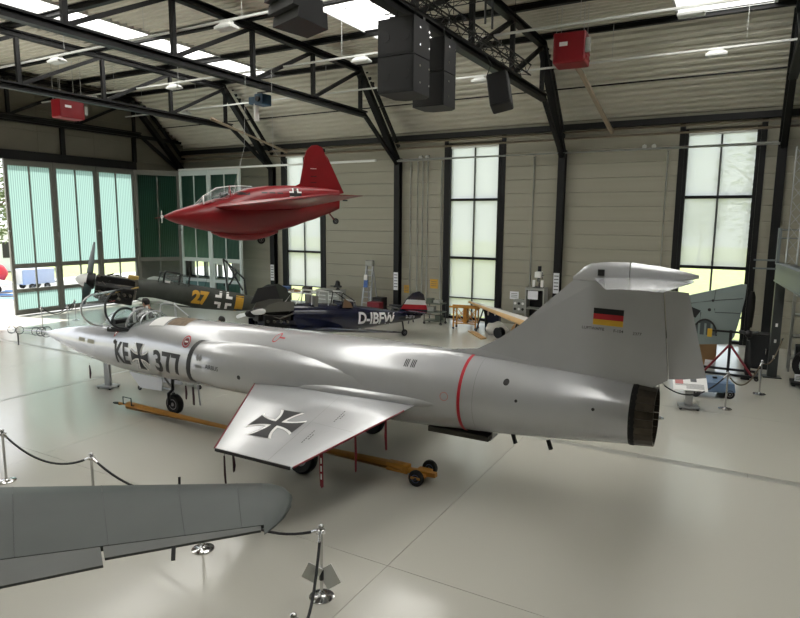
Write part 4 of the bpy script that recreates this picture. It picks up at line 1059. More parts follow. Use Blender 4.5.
# ================================================================ TOW BAR
M['ochre'] = mat('ochre_paint', (178, 124, 44), .5, 0, .1, 6)
TB = thing('tow_bar', 'long ochre tow bar lying beneath the jet', 'tow bar', (0, 9.47, 0))
tb0 = MB().tube([(-13.0, 0, .17), (-5.2, 0, .2)], .095, 14).out('bar', M['ochre'], TB, 40)
MB().tube([(-13.35, 0, .16), (-12.95, 0, .17)], .045, 10).out('eye_shank', M['ochre'], TB, 40)
MB().torus((-13.42, 0, .16), .09, .022, (0, .3, 1), 20, 6).out('tow_eye', M['gunmetal'], TB, 50)
MB().tube([(-13.0, 0, .2), (-13.0, -.14, .24), (-13.0, -.14, .42), (-12.7, -.14, .42), (-12.7, -.14, .24), (-12.7, 0, .2)], .014, 6).out('handle', M['gunmetal'], TB)
MB().bb(-5.55, -5.1, -.09, .09, .12, .28).out('coupling_block', M['ochre'], TB, bevel=.02)
MB().bb(-5.0, -4.72, -.24, .24, .12, .2).out('fork', M['ochre'], TB, bevel=.02)
MB().bar((-5.15, 0, .18), (-4.55, 0, .2), .1, .08).out('tongue', M['ochre'], TB)
MB().cyl((-4.85, -.3, .15), (-4.85, .45, .15), .02).out('axle', M['gunmetal'], TB)
M['bluehub'] = mat('blue_hub', (70, 84, 120), .5)
for v in (-.2, .36): wheel(TB, (-4.85, v, .15), .15, .09, rim=M['bluehub'])

# ================================================================ WORK PLATFORM behind the cockpit, and two people
M['alu'] = mat('aluminium', (170, 172, 174), .35, .7)
WP = thing('work_platform', 'wheeled aluminium work platform standing behind the jet cockpit', 'platform', (-13.75, 11.2, 0))
MB().bb(-.75, .75, -.35, .65, .74, .8).out('deck', M['alu'], WP)
for x, y in ((-.68, -.3), (.68, -.3), (-.68, .6), (.68, .6)):
    MB().cyl((x, y, .12), (x, y, .76), .025).out('leg', M['alu'], WP)
    wheel(WP, (x, y, .07), .07, .04)
for x, y in ((-.68, .6), (.68, .6)): MB().cyl((x, y, .8), (x, y, 1.8), .02).out('rail_post', M['alu'], WP)
MB().tube([(-.68, .6, 1.8), (.68, .6, 1.8)], .02, 8).out('hand_rail', M['alu'], WP)
MB().tube([(.18, -.2, .8), (.18, -.2, 2.2), (.24, -.2, 2.46), (.36, -.2, 2.52), (.74, -.2, 2.53), (.78, -.2, 2.48), (.8, -.2, .8)], .024, 8).out('grab_hoop', M['alu'], WP, 60)
MB().tube([(.74, -.2, 2.52), (1.55, -.45, 2.3), (1.9, -.5, 0.02)], .02, 8).out('stay_tube', M['alu'], WP, 60)
for i in range(3): MB().bb(-.7, .7, .68+.2*i, .86+.2*i, .52-.22*i, .55-.22*i).out('step', M['alu'], WP)
for x in (-.7, .7): MB().bar((x, .62, .78), (x, 1.3, .04), .04, .08).out('stringer', M['alu'], WP)
MB().bar((-.68, -.3, .2), (.68, -.3, .2), .03).out('brace', M['alu'], WP); MB().bar((-.68, -.3, .12), (-.68, .6, .7), .03).out('brace', M['alu'], WP)

M['skin'] = mat('skin', (196, 150, 126), .6); M['hair'] = mat('dark_hair', (26, 22, 20), .6); M['top'] = mat('black_top', (24, 24, 28), .85); M['jeans'] = mat('dark_trousers', (44, 48, 60), .85); M['shoe'] = mat('shoe', (30, 30, 30), .7)
def person(name, label, loc, rz, lean=0, arm=0, s=1.0):
    """standing figure grown from a joint skeleton; local +x is the way it faces"""
    t = thing(name, label, 'person', loc, rz)
    L = R(lean); sn, cs = math.sin(L), math.cos(L)
    def up(x, y, z):                       # everything above the hip leans forward
        h = z-.95
        return (x*cs+h*sn, y, .95-x*sn+h*cs) if z > .95 else (x, y, z)
    J = [('pelvis', (0, 0, .95), .15, .12, None), ('belly', (.01, 0, 1.1), .145, .11, 0), ('chest', (.02, 0, 1.3), .165, .12, 1), ('neckb', (0, 0, 1.46), .085, .075, 2), ('neck', (.02, 0, 1.54), .058, .058, 3), ('head0', (.035, 0, 1.62), .075, .088, 4), ('head1', (.03, 0, 1.70), .08, .1, 5), ('head2', (.02, 0, 1.77), .055, .07, 6)]
    for sd in (-1, 1):
        b = len(J); J.append(('hip', (0, sd*.1, .9), .1, .1, 0)); J.append(('knee', (.03, sd*.11, .5), .065, .065, b)); J.append(('ankle', (-.01, sd*.11, .09), .045, .045, b+1)); J.append(('toe', (.17, sd*.12, .045), .04, .035, b+2))
        b = len(J); hx = .28 if arm else .05; hz = 1.12 if arm else .86
        J += [('shoulder', (0, sd*.19, 1.41), .062, .062, 2), ('elbow', (-.02+arm*.12, sd*.25, 1.13), .046, .046, b), ('wrist', (hx, sd*.24, hz+.02), .032, .03, b+1), ('palm', (hx+.07*(1 if arm else .3), sd*.24, hz-.05), .034, .026, b+2)]
        w = b+3
        for k in range(4):
            fx = hx+.13*(1 if arm else .4)+.006*k; J.append(('finger', (fx, sd*(.24+.02*(k-1.5)), hz-.13), .010, .010, w))
        J.append(('thumb', (hx+.07, sd*.205, hz-.07), .011, .011, b+2))
    me = bpy.data.meshes.new('body'); me.from_pydata([up(*j[1]) for j in J], [(j[4], i) for i, j in enumerate(J) if j[4] is not None], [])
    o = bpy.data.objects.new('body', me); COL.objects.link(o)
    md = o.modifiers.new('skin', 'SKIN'); o.modifiers.new('sub', 'SUBSURF').levels = 1
    for i, j in enumerate(J):
        sv = me.skin_vertices[0].data[i]; sv.radius = (j[2], j[3]); sv.use_root = (i == 0)
    bpy.context.view_layer.update()
    ev = bpy.data.meshes.new_from_object(o.evaluated_get(bpy.context.evaluated_depsgraph_get()))
    bpy.data.objects.remove(o); bpy.data.meshes.remove(me)
    for k in ('top', 'skin', 'jeans', 'shoe'): ev.materials.append(M[k])
    nk = Vector(up(.02, 0, 1.52))
    for p in ev.polygons:
        c = p.center; p.use_smooth = True
        h = (c.x)*sn+(c.z-.95)*cs if c.z > .8 else c.z-.95
        lat = abs(c.y)
        p.material_index = 1 if (h > .575 and lat < .14) else (3 if c.z < .1 else (2 if (h < .05 and lat < .2) else 0))
        if lat > .2 and c.z < up(0, 0, 1.12)[2] and h < .22: p.material_index = 1
    body = bpy.data.objects.new('body', ev); COL.objects.link(body); body.parent = t
    hc = Vector(up(.03, 0, 1.70)); rot = Matrix.Rotation(L, 3, 'Y')
    def hp(x, y, z): return hc + rot @ Vector((x, y, z))
    m = MB().ball((0, 0, 0), .108, .098, .115, 16, 10)
    m.v = [tuple(hp(v[0]-.022, v[1], v[2]+.022 + (.0 if v[0] < .02 else .015))) for v in m.v]
    keep = [f for f in m.f if not all((Vector(m.v[i])-hc).dot(rot @ Vector((1, 0, 0))) > .045 and (Vector(m.v[i])-hc).dot(rot @ Vector((0, 0, 1))) < .06 for i in f)]
    m.f = keep; m.mi = [0]*len(keep); m.out('hair', M['hair'], t, 60)
    MB().ball(tuple(hp(.112, 0, -.02)), .016, .014, .022, 8, 6).out('nose', M['skin'], t, 60)
    for sd in (-1, 1):
        MB().ball(tuple(hp(.09, sd*.034, .012)), .012, 8, 6).out('eye', M['ink'], t, 60) if False else MB().ball(tuple(hp(.09, sd*.034, .012)), .012, .012, .009, 8, 6).out('eye', M['ink'], t, 60)
        MB().ball(tuple(hp(.0, sd*.088, -.01)), .02, .012, .032, 8, 6).out('ear', M['skin'], t, 60)
    MB().ball(tuple(hp(.094, 0, -.065)), .008, .026, .008, 8, 6).out('mouth', M['darkred'], t, 60)
    return t
person('person', 'dark-haired person in a black top leaning over behind the jet cockpit', (-14.05, 11.25, .8), R(195), 22, 1)
person('person', 'person behind the silver jet, only the dark-haired head showing', (-13.65, 13.3, 0), R(200), 0, 0)

# ================================================================ INFORMATION BOARDS
M['print'] = mat('print_text', (90, 90, 94), .6); M['printr'] = mat('print_pink', (190, 120, 120), .6)
def board(x, y, h, rz, label, w=.75, d=.5, tilt=30):
    t = thing('information_board', label, 'sign', (x, y, 0), rz)
    MB().bb(-.24, .24, -.2, .2, .05, .09).out('base', M['alu'], t, bevel=.008)
    for a, b in ((-.2, -.16), (.2, -.16), (-.2, .16), (.2, .16)): wheel(t, (a, b, .03), .03, .025)
    MB().bb(-.09, .09, -.04, .04, .09, h-.06).out('post', M['alu'], t)
    rot = Matrix.Rotation(R(tilt), 3, 'X'); c = Vector((0, 0, h))
    pl = MB().box(c, (w, d, .025), rot).out('panel', M['inkw'], t)
    def bit(name, x0, x1, y0, y1, m_):
        q = MB(); q.v = [tuple(c + rot @ Vector((xx, yy, .0145))) for xx, yy in ((x0, y0), (x1, y0), (x1, y1), (x0, y1))]; q.f = [(0, 1, 2, 3)]; q.mi = [0]; q.out(name, m_, pl)
    bit('printed_picture', -w*.44, -w*.2, -d*.1, d*.32, M['printr']); bit('printed_picture', w*.02, w*.2, d*.1, d*.4, M['print'])
    for k in range(5): bit('printed_line', -w*.12 if k > 1 else -w*.44, w*.4, -d*.1-d*.07*k, -d*.07-d*.07*k, M['print'])
board(-.98, 16.95, .66, R(12), 'low tilted information board behind the jet nozzle', .8, .5, 32)
board(-15.38, 10.6, 1.0, R(10), 'information board on a square post behind the jet nose')

# ================================================================ ALONG THE WINDOW WALL
M['cab'] = mat('cabinet_grey', (150, 152, 146), .5); M['wood'] = mat('bench_wood', (150, 116, 78), .6, 0, .15, 8); M['navyp'] = mat('navy_plastic', (28, 34, 58), .5); M['green'] = mat('machine_green', (84, 92, 80), .5)
M['cloth'] = mat('white_cloth', (214, 212, 206), .85); M['card'] = mat('cardboard', (160, 124, 86), .8); M['sky'] = mat('blue_paint', (60, 92, 150), .5); M['paper'] = mat('paper', (224, 226, 230), .8)
# drawer cabinet
t = thing('drawer_cabinet', 'grey metal drawer cabinet against the wall left of the ladder', 'cabinet', (-19.0, 26.3, 0))
MB().bb(-.75, .75, -.28, .32, 0, 1.12).out('body', M['cab'], t)
for k in range(5):
    d = MB().bb(-.72, .0, -.31, -.28, .06+.21*k, .25+.21*k).out('drawer', M['cab'], t); MB().bb(-.6, -.12, -.33, -.31, .17+.21*k, .2+.21*k).out('handle', M['inkw'], d)
    d = MB().bb(.02, .72, -.31, -.28, .06+.21*k, .25+.21*k).out('drawer', M['cab'], t); MB().bb(.1, .6, -.33, -.31, .17+.21*k, .2+.21*k).out('handle', M['inkw'], d)
t = thing('bench_vice', 'black vice with a raised jaw standing on the drawer cabinet', 'vice', (-18.55, 26.3, 1.12))
MB().lathe([(.13, 0), (.12, .04), (.06, .08), (.06, .14)], 16).out('foot', M['ink'], t, 40); MB().bb(-.2, .2, -.1, .1, .12, .22).out('bed', M['ink'], t, bevel=.02)
MB().prism([(-.12, .2), (.1, .2), (.06, .42), (-.04, .48)], lambda a, b: (a, -.1, b), lambda a, b: (a, .1, b)).out('jaw', M['ink'], t); MB().cyl((-.42, 0, .17), (-.2, 0, .17), .025).out('spindle', M['gunmetal'], t); MB().cyl((-.4, -.12, .17), (-.4, .12, .17), .012).out('handle', M['gunmetal'], t)
# workbench under the left window, with things on it
t = thing('workbench', 'white-topped workbench in front of the left tall window', 'workbench', (-21.2, 26.2, 0))
MB().bb(-1.3, 1.2, -.4, .4, .82, .88).out('top', M['white'], t)
for x in (-1.2, 1.1):
    for y in (-.33, .33): MB().bb(x-.04, x+.04, y-.04, y+.04, 0, .82).out('leg', M['cab'], t)
MB().bb(-1.15, 1.05, -.3, .3, .3, .33).out('shelf', M['cab'], t)
t = thing('parts_box', 'blue box at the left end of the workbench', 'box', (-22.0, 26.1, .88)); MB().bb(-.3, .3, -.2, .2, 0, .22).out('body', M['sky'], t, bevel=.02); MB().bb(-.31, .31, -.21, .21, .2, .24).out('rim', M['sky'], t)
t = thing('parts_box', 'dark box at the right end of the workbench', 'box', (-20.4, 26.1, .88)); MB().bb(-.22, .22, -.18, .18, 0, .3).out('body', M['jetdark'], t, bevel=.02); MB().bb(-.2, .2, -.2, -.18, .12, .18).out('handle', M['ink'], t)
t = thing('wooden_part', 'bent wooden part lying in the middle of the workbench', 'wood piece', (-21.25, 26.05, .88)); MB().tube([(-.4, 0, .05), (-.1, .05, .12), (.2, -.05, .08), (.42, 0, .05)], [.05, .07, .06, .04], 8).out('rib', M['wood'], t, 60); MB().bb(-.2, .25, -.1, .1, 0, .04).out('plate', M['card'], t)
# black trolley hoist frame left of the left window
t = thing('engine_hoist', 'black folding hoist leaning by the lit door leaf', 'hoist', (-23.9, 24.6, 0), R(10))
for y in (-.45, .45): MB().bar((-.7, y, .05), (.9, y, .05), .08).out('base_rail', M['ink'], t)
for a, b in (((-.6, 0, .05), (-.95, 0, 2.6)), ((-.95, 0, 2.6), (.35, 0, 1.55)), ((-.6, 0, 1.2), (-.1, 0, 1.9)), ((.35, 0, 1.55), (.5, 0, .1)), ((-.9, .2, 2.5), (.1, .2, .9))): MB().bar(a, b, .07).out('strut', M['ink'], t)
MB().bar((-.7, -.45, .05), (-.7, .45, .05), .08).out('cross_rail', M['ink'], t)
t = thing('black_dust_cover', 'black sheet draped over parts behind the blue aircraft', 'cover', (-19.6, 22.2, 0), R(20))
rg = []
for k in range(9):
    z = [0, .5, .9, 1.2, 1.4, 1.52, 1.62, 1.68, 1.7][k]; rr = [.75, .72, .66, .56, .44, .34, .22, .12, .03][k]
    rg.append([(rr*(1.1+.12*math.sin(5*a+k))*math.cos(a), rr*(.8+.1*math.cos(4*a+k))*math.sin(a), z) for a in [2*math.pi*i/20 for i in range(20)]])
MB().loft(rg).out('sheet', M['ink'], t, 60)
# step ladder
t = thing('step_ladder', 'aluminium step ladder standing against the back wall', 'ladder', (-16.75, 26.6, 0))
for x in (-.24, .24):
    MB().bar((x*1.15, -.42, 0), (x*.75, 0, 2.5), .05, .07).out('rail', M['alu'], t); MB().bar((x*1.15, .42, 0), (x*.75, .02, 2.4), .04, .05).out('rear_rail', M['alu'], t)
for k in range(8):
    f = (k+1)/9; MB().bb(-.24, .24, -.42*(1-f)-.06, -.42*(1-f)+.06, 2.5*f-.02, 2.5*f+.02).out('step', M['alu'], t)
MB().bb(-.23, .23, -.1, .12, 2.42, 2.72).out('top_hoop', M['cab'], t, bevel=.04)
t = thing('blue_apron', 'blue and white cloth hung on the step ladder', 'cloth', (-16.75, 26.24, 1.55)); MB().box((.02, -.05, 0), (.24, .03, .38), Matrix.Rotation(R(-10), 3, 'X')).out('cloth', M['sky'], t, bevel=.01); MB().box((0, -.03, .32), (.2, .03, .28), Matrix.Rotation(R(-10), 3, 'X')).out('white_part', M['cloth'], t, bevel=.01)
# boxes right of the ladder
t = thing('amplifier_box', 'black box on the floor right of the step ladder', 'box', (-16.15, 26.6, 0)); MB().bb(-.3, .3, -.25, .25, 0, .85).out('body', M['ink'], t, bevel=.02); MB().bb(-.22, .22, -.26, -.25, .1, .75).out('grille', M['gunmetal'], t)
t = thing('wheel_dolly', 'low dolly with red and white wheels near the column', 'dolly', (-15.75, 25.6, 0)); MB().bb(-.55, .55, -.3, .3, .22, .36).out('deck', M['jetdark'], t); 
for x in (-.35, .0, .35): wheel(t, (x, -.36, .2), .2, .1, rim=M['red'] if x < .3 else M['inkw'])
for x in (-.35, .35): wheel(t, (x, .36, .2), .2, .1, rim=M['inkw'])
MB().bb(-.4, .3, -.2, .2, .36, .75).out('red_crate', M['darkred'], t)
# parts rack and carts near the middle window
t = thing('parts_cart', 'green-grey parts cart left of the ochre trestle', 'cart', (-12.35, 25.3, 0))
for z in (.15, .55, .95): MB().bb(-.45, .45, -.3, .3, z, z+.04).out('shelf', M['green'], t)
for x in (-.42, .42):
    for y in (-.27, .27): MB().cyl((x, y, .1), (x, y, 1.05), .02).out('post', M['gunmetal'], t); wheel(t, (x, y, .06), .06, .04)
for k, (x, z, w_, h_, m_) in enumerate(((-.25, .99, .3, .2, 'green'), (.15, .99, .35, .14, 'cab'), (-.2, .59, .4, .22, 'cab'), (.22, .19, .3, .25, 'green'))): tag(MB().bb(-12.35+x-w_/2, -12.35+x+w_/2, 25.15, 25.45, z, z+h_).out('parts_bin', M[m_], None, bevel=.015), ['green bin on the top shelf of the parts cart', 'flat grey bin on the top shelf of the parts cart', 'grey bin on the middle shelf of the parts cart', 'green bin on the bottom shelf of the parts cart'][k], 'bin')
t = thing('steel_trestle', 'low steel trestle between the parts cart and the ochre trestle', 'trestle', (-13.9, 24.9, 0))
for x in (-.5, .5): MB().bar((x, -.25, 0), (x, 0, .75), .04).out('leg', M['gunmetal'], t); MB().bar((x, .25, 0), (x, 0, .75), .04).out('leg', M['gunmetal'], t)
MB().bb(-.65, .65, -.06, .06, .74, .8).out('beam', M['gunmetal'], t)
# ochre trestle
t = thing('assembly_trestle', 'ochre steel trestle in front of the middle window', 'trestle', (-10.6, 24.85, 0), R(8))
for x in (-.5, .5):
    for y in (-.25, .25): MB().bb(x-.03, x+.03, y-.03, y+.03, .1, .95).out('leg', M['ochre'], t); wheel(t, (x, y, .05), .05, .035)
    MB().bb(x-.03, x+.03, -.25, .25, .9, .97).out('end_rail', M['ochre'], t)
for y in (-.25, .25):
    MB().bb(-.7, .7, y-.035, y+.035, .95, 1.02).out('top_rail', M['ochre'], t); MB().bb(-.5, .5, y-.025, y+.025, .25, .3).out('low_rail', M['ochre'], t)
    MB().bar((-.5, y, .3), (0, y, .92), .03).out('brace', M['ochre'], t); MB().bar((.5, y, .3), (0, y, .92), .03).out('brace', M['ochre'], t)
    MB().bar((-.5, y, .9), (0, y, .3), .03).out('brace', M['ochre'], t); MB().bar((.5, y, .9), (0, y, .3), .03).out('brace', M['ochre'], t)
MB().bb(-.08, .08, -.2, .2, .25, .95).out('centre_post', M['ochre'], t)
# navy bin
t = thing('waste_bin', 'tall navy plastic bin right of the ochre trestle', 'bin', (-9.45, 25.15, 0), R(10))
MB().loft([[(sx*a, sy*b, z) for sx, sy in ((-1,-1),(1,-1),(1,1),(-1,1))] for a, b, z in ((.28, .24, 0), (.33, .3, .88), (.35, .32, .9), (.35, .32, .95))]).out('body', M['navyp'], t)
for x in (-.15, .15): MB().bb(x-.03, x+.03, -.35, -.3, .7, .86).out('hook', M['inkw'], t)
# wooden wing on stands
M['spruce'] = mat('varnished_wood', (206, 168, 116), .45, 0, .08, 3)
t = thing('wooden_wing', 'varnished wooden wing on stands behind the jet fin', 'wing', (-10.75, 25.55, 0), math.atan2(-4.2, 3.8))
rg = []
for k in range(10):
    s_ = k/9; x = 7.5*s_; ch = .35+.9*s_; th = .05+.1*s_; z = 1.1
    rg.append([(x, -ch*.15+p*ch, z+q*th) for p, q in ((0, 0), (.04, .6), (.15, .95), (.35, 1), (.65, .7), (1, 0), (.65, -.35), (.35, -.5), (.15, -.5), (.04, -.35))])
wv = MB().loft(rg).out('wing_body', M['cloth'], t, 50)
MB().loft([[(7.5*s_-.02, -(.35+.9*s_)*.16+p*(.35+.9*s_), 1.1+q*(.05+.1*s_)) for p, q in ((0, 0), (.03, .62), (.14, 1.0), (.15, .9), (.05, 0), (.14, -.45), (.13, -.6), (.03, -.42))] for s_ in [k/9 for k in range(10)]]).out('leading_edge', M['spruce'], t, 50)
for x in (1.6, 5.2):
    for sy in (-.25, .35): MB().bar((x, sy, 0), (x, .1, 1.06), .05).out('stand_leg', M['ink'], t)
# bundles on the floor below it
t = thing('cloth_bundle', 'white cloth bundle on the floor beside the navy bin', 'bundle', (-8.9, 24.2, 0))
m = MB().ball((0, 0, .26), .5, .38, .28, 18, 12); m.v = [(x+.05*math.sin(9*y+7*z), y+.04*math.sin(8*x), max(0, z+.04*math.sin(11*x+5*y))) for x, y, z in m.v]; m.out('cloth', M['cloth'], t, 60)
t = thing('curved_wood_shell', 'brown curved wood panel lying in front of the wooden wing', 'panel', (-7.6, 24.2, 0), R(-20)); MB().loft([[(x, -.4+.8*i/8, .5*math.sin(math.pi*i/8)**.8+.02+h) for i in range(9)] + [(x, .4-.8*i/8, max(0, .46*math.sin(math.pi*i/8)**.8+h)) for i in range(9)] for x, h in ((-.6, 0), (.6, 0))]).out('shell', M['card'], t, 50)
t = thing('wood_strip', 'pale wood strips lying on the floor by the cloth bundle', 'wood piece', (-9.55, 23.6, 0), R(-50)); 
for k in range(3): MB().bb(-.9+.1*k, .9-.05*k, -.12+.1*k, -.05+.1*k, 0, .05).out('strip', M['spruce'], t)
t = thing('black_reel', 'black cable reel on the floor under the wooden wing', 'reel', (-8.55, 23.55, 0)); MB().lathe([(.22, -.12), (.22, -.1), (.1, -.1), (.1, .1), (.22, .1), (.22, .12)], 20, (0, 0, .22), (.4, 1, 0)).out('drum', M['ink'], t, 40)
# control box, drill press, wall notices
t = thing('control_box', 'white control box with six round gauges on the back wall', 'control box', (-8.82, 26.9, .9)); MB().bb(-.3, .28, -.1, .3, -.3, .3).out('body', M['cab'], t, bevel=.01)
MB().bb(.28, .42, -.08, .28, -.3, .3).out('side_box', M['ink'], t)
for i in range(3):
    for j in range(2): MB().cyl((-.19+.18*i, -.1, .14-.26*j), (-.19+.18*i, -.115, .14-.26*j), .06).out('gauge', M['ink'] if (i + j) % 2 else M['inkw'], t)
t = thing('machine_cabinet', 'dark open cabinet standing under the drill press', 'cabinet', (-7.95, 26.5, 0)); MB().bb(-.42, .42, -.3, .35, 1.75, 1.85).out('top', M['cab'], t)
for x in (-.4, .4): MB().bb(x-.03, x+.03, -.28, .33, 0, 1.75).out('side', M['cab'], t)
MB().bb(-.37, .37, .28, .33, 0, 1.75).out('back', M['ink'], t); MB().bb(-.37, .37, -.25, .28, .9, .94).out('shelf', M['cab'], t); MB().bb(-.3, .16, -.3, -.285, 1.35, 1.72).out('notice', M['paper'], t)
t = thing('drill_press', 'black and white bench drill press on the dark cabinet', 'drill', (-7.85, 26.45, 1.85)); MB().bb(-.2, .2, -.18, .18, 0, .05).out('base', M['gunmetal'], t); MB().cyl((0, .1, .05), (0, .1, .8), .04).out('column', M['chrome'], t)
MB().bb(-.14, .14, -.22, .16, .46, .72).out('head', M['inkw'], t, bevel=.03); MB().cyl((0, -.12, .28), (0, -.12, .46), .025).out('chuck', M['ink'], t); MB().cyl((.0, .06, .72), (.0, .06, .95), .08).out('motor', M['ink'], t)
for k in range(3): MB().cyl((.15, -.05, .55), (.2, -.05+.18*math.cos(k*2.1), .55+.18*math.sin(k*2.1)), .012, n=6).out('feed_handle', M['ink'], t)
for x in (-.17, .2): MB().bb(x-.05, x+.05, -.2, -.1, .05, .35).out('bottle', M['inkw'], t)
for nm, x, z, w_, h_, m_, lb in (('wall_notice', -9.2, 1.35, .42, .36, 'paper', 'white paper notice on the wall left of the control box'), ('wall_sign', -13.36, 1.65, .42, .46, 'yel', 'yellow square sign on the wall right of the conduits'), ('wall_sign', -14.9, 1.3, .3, .4, 'yel', 'smaller yellow sign on the wall beside the column')):
    t = thing(nm, lb, 'sign', (x, YW, z)); MB().bb(-w_/2, w_/2, -.012, 0, -h_/2, h_/2).out('sheet', M[m_], t)
    for k in range(3): MB().bb(-w_*.35, w_*.35, -.014, -.012, h_*(.2-.22*k), h_*(.26-.22*k)).out('printed_line', M['print'], t)
for x, z, lb in ((-23.5, 1.75, 'tall white notice on the column left of the left window'), (-15.36, 1.7, 'tall white notice on the column left of the conduits'), (-7.19, 2.05, 'tall white notice on the column behind the jet fin')):
    t = thing('column_notice', lb, 'sign', (x, YW-.325, z)); MB().bb(-.13, .13, -.01, 0, -.45, .45).out('sheet', M['paper'], t)
    for k in range(5): MB().bb(-.1, .1, -.013, -.01, .3-.15*k, .34-.15*k).out('printed_line', M['print'], t)
for k, (x, y) in enumerate(((-13.9, YW-.02), (-3.7, YW-.02))):
    t = thing('wall_spotlight', ['pair of small spotlights on the wall left of the middle window', 'pair of small spotlights on the wall left of the right window'][k], 'lamp', (x, y, 7.85))
    for dx in (-.18, .18): MB().cyl((dx, -.1, -.02), (dx, -.24, -.08), .06, .09).out('lamp_head', M['rail'], t, 40); MB().bb(dx-.03, dx+.03, -.12, 0, -.03, .03).out('bracket', M['gunmetal'], t)

# ================================================================ RIGHT: WING SECTION ON A STAND, PLATFORM, WHEEL
M['gw'] = mat('duck_grey', (128, 140, 138), .5, 0, .05, 2); M['well'] = mat('wheel_well', (70, 78, 80), .6)
t = thing('wing_section', 'grey-green wing section with a round wheel well, on a black stand', 'wing', (0, 21.7, 0))
prof = [(-1.9, 2.3), (-1.46, 2.42), (-.02, 2.86), (.12, 2.84), (.10, 2.4), (.0, 1.75), (-.1, 1.2), (-.25, .95), (-1.9, .75)]
wsb = MB().prism(prof, lambda a, b: (a, 0, b), lambda a, b: (a, .22, b)).out('skin', M['gw'], t)
pw = [(-.95+.34*math.cos(a), 1.18+.5*math.sin(a)) for a in [math.pi*i/14 for i in range(15)]]
MB().prism(pw, lambda a, b: (a, -.012, b), lambda a, b: (a, -.002, b)).out('wheel_well', M['well'], wsb)
MB().tube([(a, -.015, b) for a, b in pw], .03, 6).out('well_rim', M['ink'], wsb)
for i in range(3): MB().bb(-1.15+.18*i, -1.09+.18*i, -.03, -.012, 1.18, 1.55).out('well_rib', M['gw'], wsb)
MB().prism([(-1.5, 2.1), (-1.1, 1.95), (-1.25, 1.7), (-1.42, 1.85)], lambda a, b: (a, -.014, b), lambda a, b: (a, -.003, b)).out('access_hole', M['ink'], wsb)
for pts in ([(-1.5, 2.15), (-.78, 2.3), (.05, 2.42)], [(-.75, 2.3), (-.72, 2.66)], [(-.72, 2.05), (-.7, 1.93), (.0, 1.95)], [(-1.1, 1.9), (-1.12, 1.5)]): MB().tube([(a, -.008, b) for a, b in pts], .012, 5).out('panel_seam', M['gunmetal'], wsb)
MB().cyl((-.78, -.015, 2.3), (-.78, 0, 2.3), .04).out('fastener', M['ink'], wsb); MB().cyl((-.86, -.015, 2.0), (-.86, 0, 2.0), .05).out('fastener', M['ink'], wsb)
st = thing('engine_stand', 'black tubular stand carrying the wing section', 'stand', (-.1, 21.65, 0))
for y in (-.65, .15): MB().bar((-.95, y, .12), (.72, y, .12), .07).out('base_rail', M['ink'], st)
for x in (-.9, .68): MB().bar((x, -.65, .12), (x, .15, .12), .07).out('cross_rail', M['ink'], st)
for x in (-.9, .68):
    for y in (-.65, .15): wheel(st, (x, y, .06), .06, .05)
MB().bar((-.1, -.3, .12), (-.1, -.3, 1.45), .08).out('mast', M['ink'], st)
for a, b in (((-.75, -.65, .15), (-.1, -.3, 1.0)), ((.55, -.65, .15), (-.1, -.3, 1.0))): MB().bar(a, b, .05).out('brace', M['darkred'], st)
MB().bar((-.75, -.3, 1.4), (.25, -.3, 1.4), .06).out('head_beam', M['ink'], st); MB().bb(-.75, -.62, -.4, -.3, 1.2, 1.45).out('yellow_tag', M['gold'], st)
MB().bar((-.1, -.3, .6), (-.1, .0, .75), .07).out('carrier', M['ink'], st)
pr_ = thing('propeller_hub', 'black propeller standing upright beside the grey wing section', 'propeller', (.28, 21.2, 0))
MB().ball((0, 0, 1.4), .11, .11, .12).out('hub', M['ink'], pr_, 60)
for a in (90, 268): 
    o = blade(pr_, R(a), 1.3, M['ink'], 0, Matrix.Translation((0, 0, 1.4)) @ Matrix.Rotation(R(85), 4, 'Z'), .12)
for a in (20, 160): MB().cyl((0, 0, 1.4), (.28*math.cos(R(a)), 0, 1.4+.2*math.sin(R(a))), .05).out('blade_stub', M['gunmetal'], pr_)
MB().bb(-.12, .12, -.12, .12, 0, .1).out('foot', M['ink'], pr_)
for k, (x, y, m_, w_, h_) in enumerate(((-1.0, 22.6, 'card', .8, .45), (-.75, 22.4, 'paper', .3, .2))):
    t = thing('storage_box', ['brown cardboard box on the floor behind the wing section', 'small white box in front of the cardboard box'][k], 'box', (x, y+.3*(1-k), 0 if k else 0)); MB().bb(-w_/2, w_/2, -.2, .2, 0, h_+.4*(1-k)).out('body', M[m_], t); MB().bb(-w_/2-.005, w_/2+.005, -.03, .03, h_+.4*(1-k), h_+.4*(1-k)+.004).out('tape', M['rail'], t)
t = thing('floor_cabinet', 'black cabinet standing on the floor beside the right column', 'cabinet', (.62, 23.2, 0)); MB().bb(-.35, .35, -.3, .3, 0, 1.15).out('body', M['ink'], t, bevel=.01); MB().bb(-.33, .33, -.315, -.3, .05, 1.1).out('door', M['gunmetal'], t); MB().bb(.2, .24, -.34, -.315, .5, .7).out('handle', M['chrome'], t)
M['bluec'] = mat('cart_blue', (104, 128, 158), .4)
t = thing('ground_cart', 'low blue cart with dark wheels behind the information board', 'cart', (-.62, 18.75, 0), R(15))
MB().loft([[(sx*a, sy*b, z) for sx, sy in ((-1,-1),(1,-1),(1,1),(-1,1))] for a, b, z in ((.55, .42, .16), (.58, .45, .2), (.55, .42, .42), (.45, .34, .46))]).out('body', M['bluec'], t)
for x in (-.4, .45):
    for y in (-.4, .4): wheel(t, (x, y, .13), .13, .1)
MB().bb(.1, .2, -.05, .05, .46, .5).out('latch', M['ink'], t)
